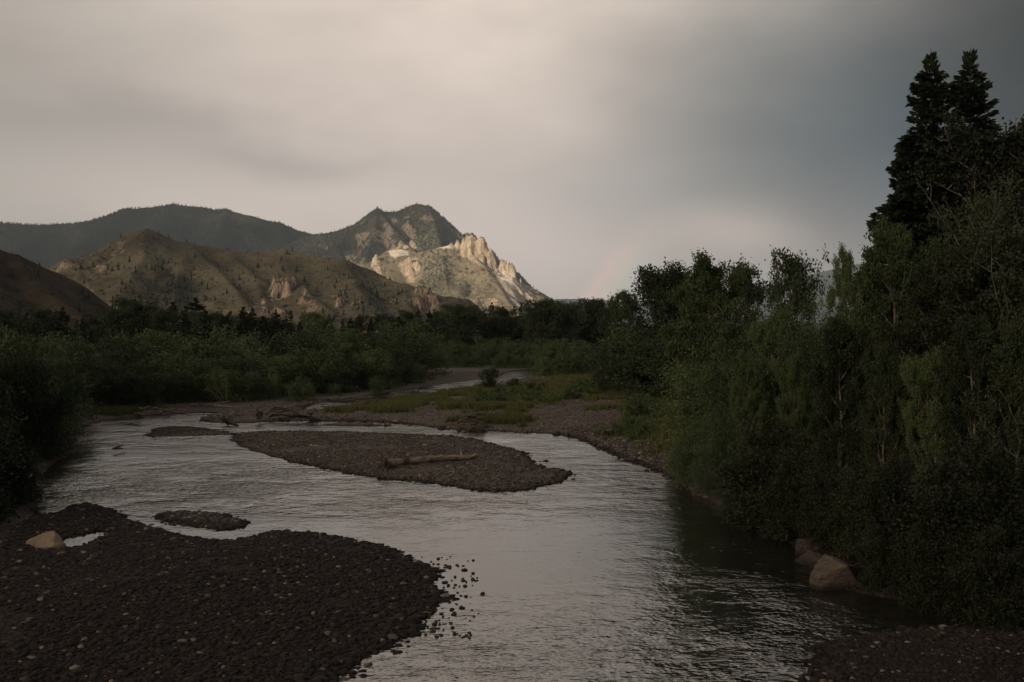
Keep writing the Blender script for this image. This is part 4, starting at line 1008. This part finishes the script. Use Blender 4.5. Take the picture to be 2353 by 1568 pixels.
# small conifers
def cone_tree(sides=6, tiers=3, seed=0):
    r = np.random.default_rng(seed); V = []; F = []; o = 0
    for t in range(tiers):
        z0 = .06 + t * .29; z1 = min(1.0, z0 + .42); rad = .21 * (1 - t * .28)
        for j in range(sides): a = j * 6.283 / sides + t; q = rad * r.uniform(.65, 1.3); V.append((math.cos(a) * q, math.sin(a) * q, z0 + r.uniform(-.04, .06)))
        V.append((0, 0, z1)); 
        for j in range(sides): F.append((o + j, o + (j + 1) % sides, o + sides))
        o += sides + 1
    return np.array(V), np.array(F)
def forest(name, n, hfun, box, hts, wfun, mat, seed, width=1.0):
    r = np.random.default_rng(seed); x = r.uniform(box[0], box[1], n); y = r.uniform(box[2], box[3], n); z = hfun(x, y)
    PX, PY = pix(x, y, z); k = (z > 2) & (r.uniform(0, 1, n) < wfun(x, y, z, PX, PY)); x, y, z = x[k], y[k], z[k]; n = len(x)
    Vs = []; Fs = []; o = 0; A = []
    for v in range(4):
        V0, F0 = cone_tree(5, 2, v); m = np.arange(n) % 4 == v; c = m.sum(); h = r.uniform(*hts, c)
        V = V0[None] * np.stack([h * width, h * width, h], 1)[:, None] + np.stack([x[m], y[m], z[m] - .5], 1)[:, None]
        Vs.append(V.reshape(-1, 3)); Fs.append((F0[None] + (np.arange(c) * len(V0))[:, None, None]).reshape(-1, 3) + o); o += c * len(V0); A.append(np.repeat(r.uniform(0, 1, c), len(V0)))
    ob = link(name, mesh_np(name, np.concatenate(Vs), np.concatenate(Fs), mat, False, {'leaf': np.concatenate(A)})); tag(ob, kind='stuff'); return ob
M_FC = mat_foliage('hill_conifer_needles', (.009, .016, .011), (.024, .036, .022), 0)
forest('forest', 110000, h_back, (-4200, -500, 3900, 5000), (7, 13), lambda x, y, z, PX, PY: ((PX > -60) & (PX < 860) & (PY < 640)) * (a_back(x, y, z)['wood'] * .9 + .12), M_FC, 301, 1.15)
forest('forest', 42000, h_rock, (-1200, 600, 3000, 4400), (7, 14), lambda x, y, z, PX, PY: ((PY < 700) & (PX > 640)) * (.75 * sstep(3650, 3780, y) + .10 + .5 * ell(PX, PY, 1010, 620, 40, 40)) * (a_rock(x, y, z)['rock'] < .25) * (a_rock(x, y, z)['pale'] < .3), M_FC, 302, .9)
forest('hillside_scrub', 9000, h_mid, (-1100, 40, 1080, 1560), (2, 5), lambda x, y, z, PX, PY: .10 + .5 * a_mid(x, y, z)['wood'] , M_FC, 303, 1.6)
hill_cone = []
for v in range(4):
    V0, F0 = cone_tree(7, 4 if v % 2 else 3, 50 + v); hill_cone.append(mesh_np('conifer', V0 * np.array([1.0 + .25 * (v % 3), 1.0 + .25 * (v % 3), 1]), F0, M_FC, False, {'leaf': np.random.default_rng(v).uniform(0, 1, len(V0))}))
def hill_trees(n, hfun, box, hts, wfun, seed, label, group):
    r = np.random.default_rng(seed); c = 0; x = r.uniform(box[0], box[1], 12000); y = r.uniform(box[2], box[3], 12000); z = hfun(x, y); PX, PY = pix(x, y, z)
    w = wfun(x, y, z, PX, PY); ok = np.nonzero((z > 2) & (r.uniform(0, 1, 12000) < w))[0][:n]
    for i in ok:
        o = link('hillside_conifer', hill_cone[i % 4], loc=(x[i], y[i], z[i] - .4)); h = r.uniform(*hts); o.scale = (h, h, h); o.rotation_euler = (0, 0, r.uniform(0, 6.28)); tag(o, label, 'tree', group)
hill_trees(230, h_mid, (-1000, 20, 1100, 1520), (4.5, 10), lambda x, y, z, PX, PY: ((PX > 100) & (PX < 1000) & (PY < 745)) * (.06 + .9 * ell(PX, PY, 400, 670, 60, 45) + .5 * ell(PX, PY, 240, 625, 30, 12) + .5 * ell(PX, PY, 850, 690, 80, 30)), 311,
           'small dark conifer scattered on the grassy middle hill', 'conifers scattered on the grassy hill')
hill_trees(55, h_left, (-330, -150, 280, 525), (1.5, 4.2), lambda x, y, z, PX, PY: ((PX > -40) & (PX < 290)) * (.3 + .7 * (PY < 640)), 312, 'small dark conifer on the slope of the reddish hill at the left', 'conifers on the reddish hill')

# ------------------------------------------------------------------ sun, added shade clouds
SUN_AZ, SUN_EL = R(180 + 41), R(20)         # compass from +Y, clockwise; low evening sun behind the camera's left shoulder
S = Vector((math.sin(SUN_AZ) * math.cos(SUN_EL), math.cos(SUN_AZ) * math.cos(SUN_EL), math.sin(SUN_EL)))
sd = bpy.data.lights.new('sun', 'SUN'); sd.energy = 4.6; sd.angle = R(.6); sd.color = (1.0, .83, .63)
so = bpy.data.objects.new('sun', sd); COL.objects.link(so); so.rotation_euler = S.to_track_quat('Z', 'Y').to_euler(); so.location = (-300, -300, 900)
m_shade_cloud, tcl, bcl = mat_new('shade_cloud')
trc = tcl.new('ShaderNodeBsdfTransparent'); mxc = tcl.new('ShaderNodeMixShader'); tcl.l.new(tcl.attr('thin'), mxc.inputs[0]); tcl.l.new(bcl.outputs[0], mxc.inputs[1]); tcl.l.new(trc.outputs[0], mxc.inputs[2]); tcl.l.new(mxc.outputs[0], tcl.n['Material Output'].inputs[0])
bcl.inputs['Base Color'].default_value = (.55, .55, .56, 1); bcl.inputs['Roughness'].default_value = 1
H_CL = 2000.0; ux, uy = S.x / math.cos(SUN_EL), S.y / math.cos(SUN_EL); OFF = H_CL / math.tan(SUN_EL)
def shade_cloud(a0, a1, b0, b1, seed, label, thin):  # unseen slabs added to shade the land, with a sun gap between them
    """a: metres away from the sun on the ground, b: across; the shadow of the added cloud falls on that patch of ground"""
    n = 90; u = np.linspace(-1, 1, n); U, Vv = np.meshgrid(u, u, indexing='ij'); U, Vv = U.ravel(), Vv.ravel()
    a = (a0 + a1) / 2 + U * (a1 - a0) / 2; b = (b0 + b1) / 2 + Vv * (b1 - b0) / 2
    env = np.clip(1 - np.maximum(np.abs(U), np.abs(Vv)) ** 6, 0, 1) ** .5
    wob = fbm(a, b, 500, 3, seed)
    b = b + 60 * wob * (np.abs(Vv) > .6); a = a + 120 * wob
    x = -ux * a + (-uy) * b + ux * OFF; y = -uy * a + ux * b + uy * OFF
    t = (70 + 90 * np.abs(fbm(a, b, 400, 4, seed + 4))) * env
    top = np.stack([x, y, H_CL + t * 2], 1); bot = np.stack([x, y, H_CL - t * .5], 1)
    F = grid_faces(n, n); V = np.concatenate([top, bot]); F = np.concatenate([F, F[:, ::-1] + n * n])
    th = thin(a); o = link('shade_cloud', mesh_np('shade_cloud', V, F, m_shade_cloud, True, {'thin': np.concatenate([th, th])})); tag(o, kind='structure'); o['label'] = label
# across coordinate of a ground point: b = x*(-uy) + y*ux
shade_cloud(-900, 5200, -1640, 3200, 401, 'grey cloud bank added out of view to shade the valley', lambda a: .30 + .27 * sstep(45, 170, a))  # transparency shaped for the light: near ground dimmer, flat and hills softly sunlit
shade_cloud(300, 7200, -7600, -2870, 402, 'grey cloud bank added out of view to shade the forested mountain', lambda a: .56 + 0 * a)

# ------------------------------------------------------------------ sky
world = bpy.data.worlds.new('World'); scene.world = world; world.use_nodes = True
t = NT(world.node_tree); t.n.clear()
out = t.new('ShaderNodeOutputWorld'); bg = t.new('ShaderNodeBackground')
co = t.new('ShaderNodeTexCoord').outputs['Generated']
sp = t.new('ShaderNodeSeparateXYZ'); t.l.new(co, sp.inputs[0])
AZ = t.m('MULTIPLY', t.m('ARCTAN2', sp.outputs[0], sp.outputs[1]), 57.2958); EL = t.m('MULTIPLY', t.m('ARCSINE', sp.outputs[2]), 57.2958)
cmb = t.new('ShaderNodeCombineXYZ'); t.l.new(AZ, cmb.inputs[0]); t.l.new(EL, cmb.inputs[1])
st = t.noise(t.scalev(cmb.outputs[0], (.055, .12, 1)), 1.0, 4, .5)
st2 = t.noise(t.scalev(cmb.outputs[0], (.02, .05, 1)), 1.0, 3, .5)
AZw = t.m('ADD', AZ, t.m('MULTIPLY', t.m('SUBTRACT', st2, .5), 8)); ELw = t.m('ADD', EL, t.m('MULTIPLY', t.m('SUBTRACT', st, .5), 7))
def gs(a0, e0, sa, se):
    p = t.m('POWER', t.m('ABSOLUTE', t.m('DIVIDE', t.m('SUBTRACT', AZw, a0), sa)), 2.0); q = t.m('POWER', t.m('ABSOLUTE', t.m('DIVIDE', t.m('SUBTRACT', ELw, e0), se)), 2.0)
    return t.m('EXPONENT', t.m('MULTIPLY', t.m('ADD', p, q), -1.0))
def AE(px, py): return math.degrees(math.atan((px - CX) / FPX)), math.degrees(math.atan((HY - py) / math.hypot(FPX, px - CX)))
sky = t.new('ShaderNodeTexSky', sky_type='NISHITA'); sky.sun_disc = False; sky.sun_elevation = SUN_EL; sky.sun_rotation = SUN_AZ
nish = t.mix(1.0, sky.outputs[0], (.05, .05, .05), 'MULTIPLY')
low = t.mix(.92, nish, (.27, .25, .225)); high = t.mix(.92, nish, (.105, .10, .095))
c = t.mix(t.rng(EL, 12, 38), low, high)
blobs = [  # centre picture position, widths in degrees, colour, strength
    ((760, 300), 23, 17, (.49, .42, .375), 1.0),
    ((850, -380), 30, 9, (1.02, .86, .72), .95),
    ((850, 120), 8, 5, (.56, .475, .42), .4),
    ((1130, 610), 12, 4.5, (.63, .535, .485), .7),
    ((-120, 200), 9, 14, (.28, .252, .222), .75),
    ((130, 300), 14, 1.3, (.30, .272, .25), .65),
    ((150, 420), 13, 2.0, (.50, .45, .40), .35),
    ((640, 380), 5.0, .9, (.30, .275, .255), .65),
    ((1450, 445), 8, 2.6, (.35, .325, .305), .6),
    ((2080, 380), 11, 8.5, (.042, .064, .080), .97),
    ((2500, 60), 11, 14, (.022, .027, .028), .93),
    ((2010, 440), 4.5, 3.5, (.038, .066, .092), .8),
    ((250, 20), 10, 4, (.36, .325, .29), .5),
    ((1800, 330), 7, 8, (.19, .20, .195), .55),
    ((1680, 545), 5.5, 1.9, (.47, .395, .35), .8),
    ((1700, 660), 7, 2.6, (.34, .30, .28), .6),
    ((1930, 500), 4, 2.4, (.13, .13, .13), .6),
    ((2050, 640), 5, 3.5, (.20, .185, .175), .7),
]
for (pp, sa, se, col, w) in blobs:
    a0, e0 = AE(*pp); c = t.mix(t.m('MULTIPLY', gs(a0, e0, sa, se), w), c, col)
mod = t.m('ADD', .665, t.m('MULTIPLY', st, .60))
vm = t.new('ShaderNodeVectorMath', operation='SCALE'); t.l.new(c, vm.inputs[0]); t.l.new(mod, vm.inputs[3])
# faint rainbow foot, 42 degrees from the point opposite the sun
dt = t.new('ShaderNodeVectorMath', operation='DOT_PRODUCT'); t.l.new(co, dt.inputs[0]); dt.inputs[1].default_value = tuple(-S)
ang = t.m('MULTIPLY', t.m('ARCCOSINE', dt.outputs['Value']), 57.2958)
fade = t.m('MULTIPLY', t.rng(EL, 7.5, 1.5), t.m('LESS_THAN', AZ, 12))
c3 = vm.outputs[0]
for a_, col in ((42.2, (.13, .045, .035)), (41.5, (.08, .065, .02)), (40.7, (.005, .05, .04))):
    q = t.m('DIVIDE', t.m('SUBTRACT', ang, a_), .45); w = t.m('MULTIPLY', t.m('EXPONENT', t.m('MULTIPLY', t.m('MULTIPLY', q, q), -1)), fade)
    cc = t.new('ShaderNodeVectorMath', operation='SCALE'); cc.inputs[0].default_value = col; t.l.new(w, cc.inputs[3])
    ad = t.new('ShaderNodeVectorMath', operation='ADD'); t.l.new(c3, ad.inputs[0]); t.l.new(cc.outputs[0], ad.inputs[1]); c3 = ad.outputs[0]
t.l.new(c3, bg.inputs[0]); bg.inputs[1].default_value = 1.0; t.l.new(bg.outputs[0], out.inputs[0])

# ------------------------------------------------------------------ haze
def haze():
    V = np.array([(x, y, z) for x in (-21000, 21000) for y in (-3000, 12000) for z in (-4, 700)], float)
    F = np.array([(0, 1, 3, 2), (4, 6, 7, 5), (0, 4, 5, 1), (2, 3, 7, 6), (0, 2, 6, 4), (1, 5, 7, 3)])
    m = bpy.data.materials.new('haze'); m.use_nodes = True; q = NT(m.node_tree); q.n.clear()
    o_ = q.new('ShaderNodeOutputMaterial'); v = q.new('ShaderNodeVolumePrincipled'); v.inputs['Color'].default_value = (.74, .86, 1.0, 1); v.inputs['Density'].default_value = .000052
    q.l.new(v.outputs[0], o_.inputs['Volume'])
    o = link('haze', mesh_np('haze', V, F, m, False)); tag(o, kind='stuff')
haze()
print('objects', len(scene.objects))
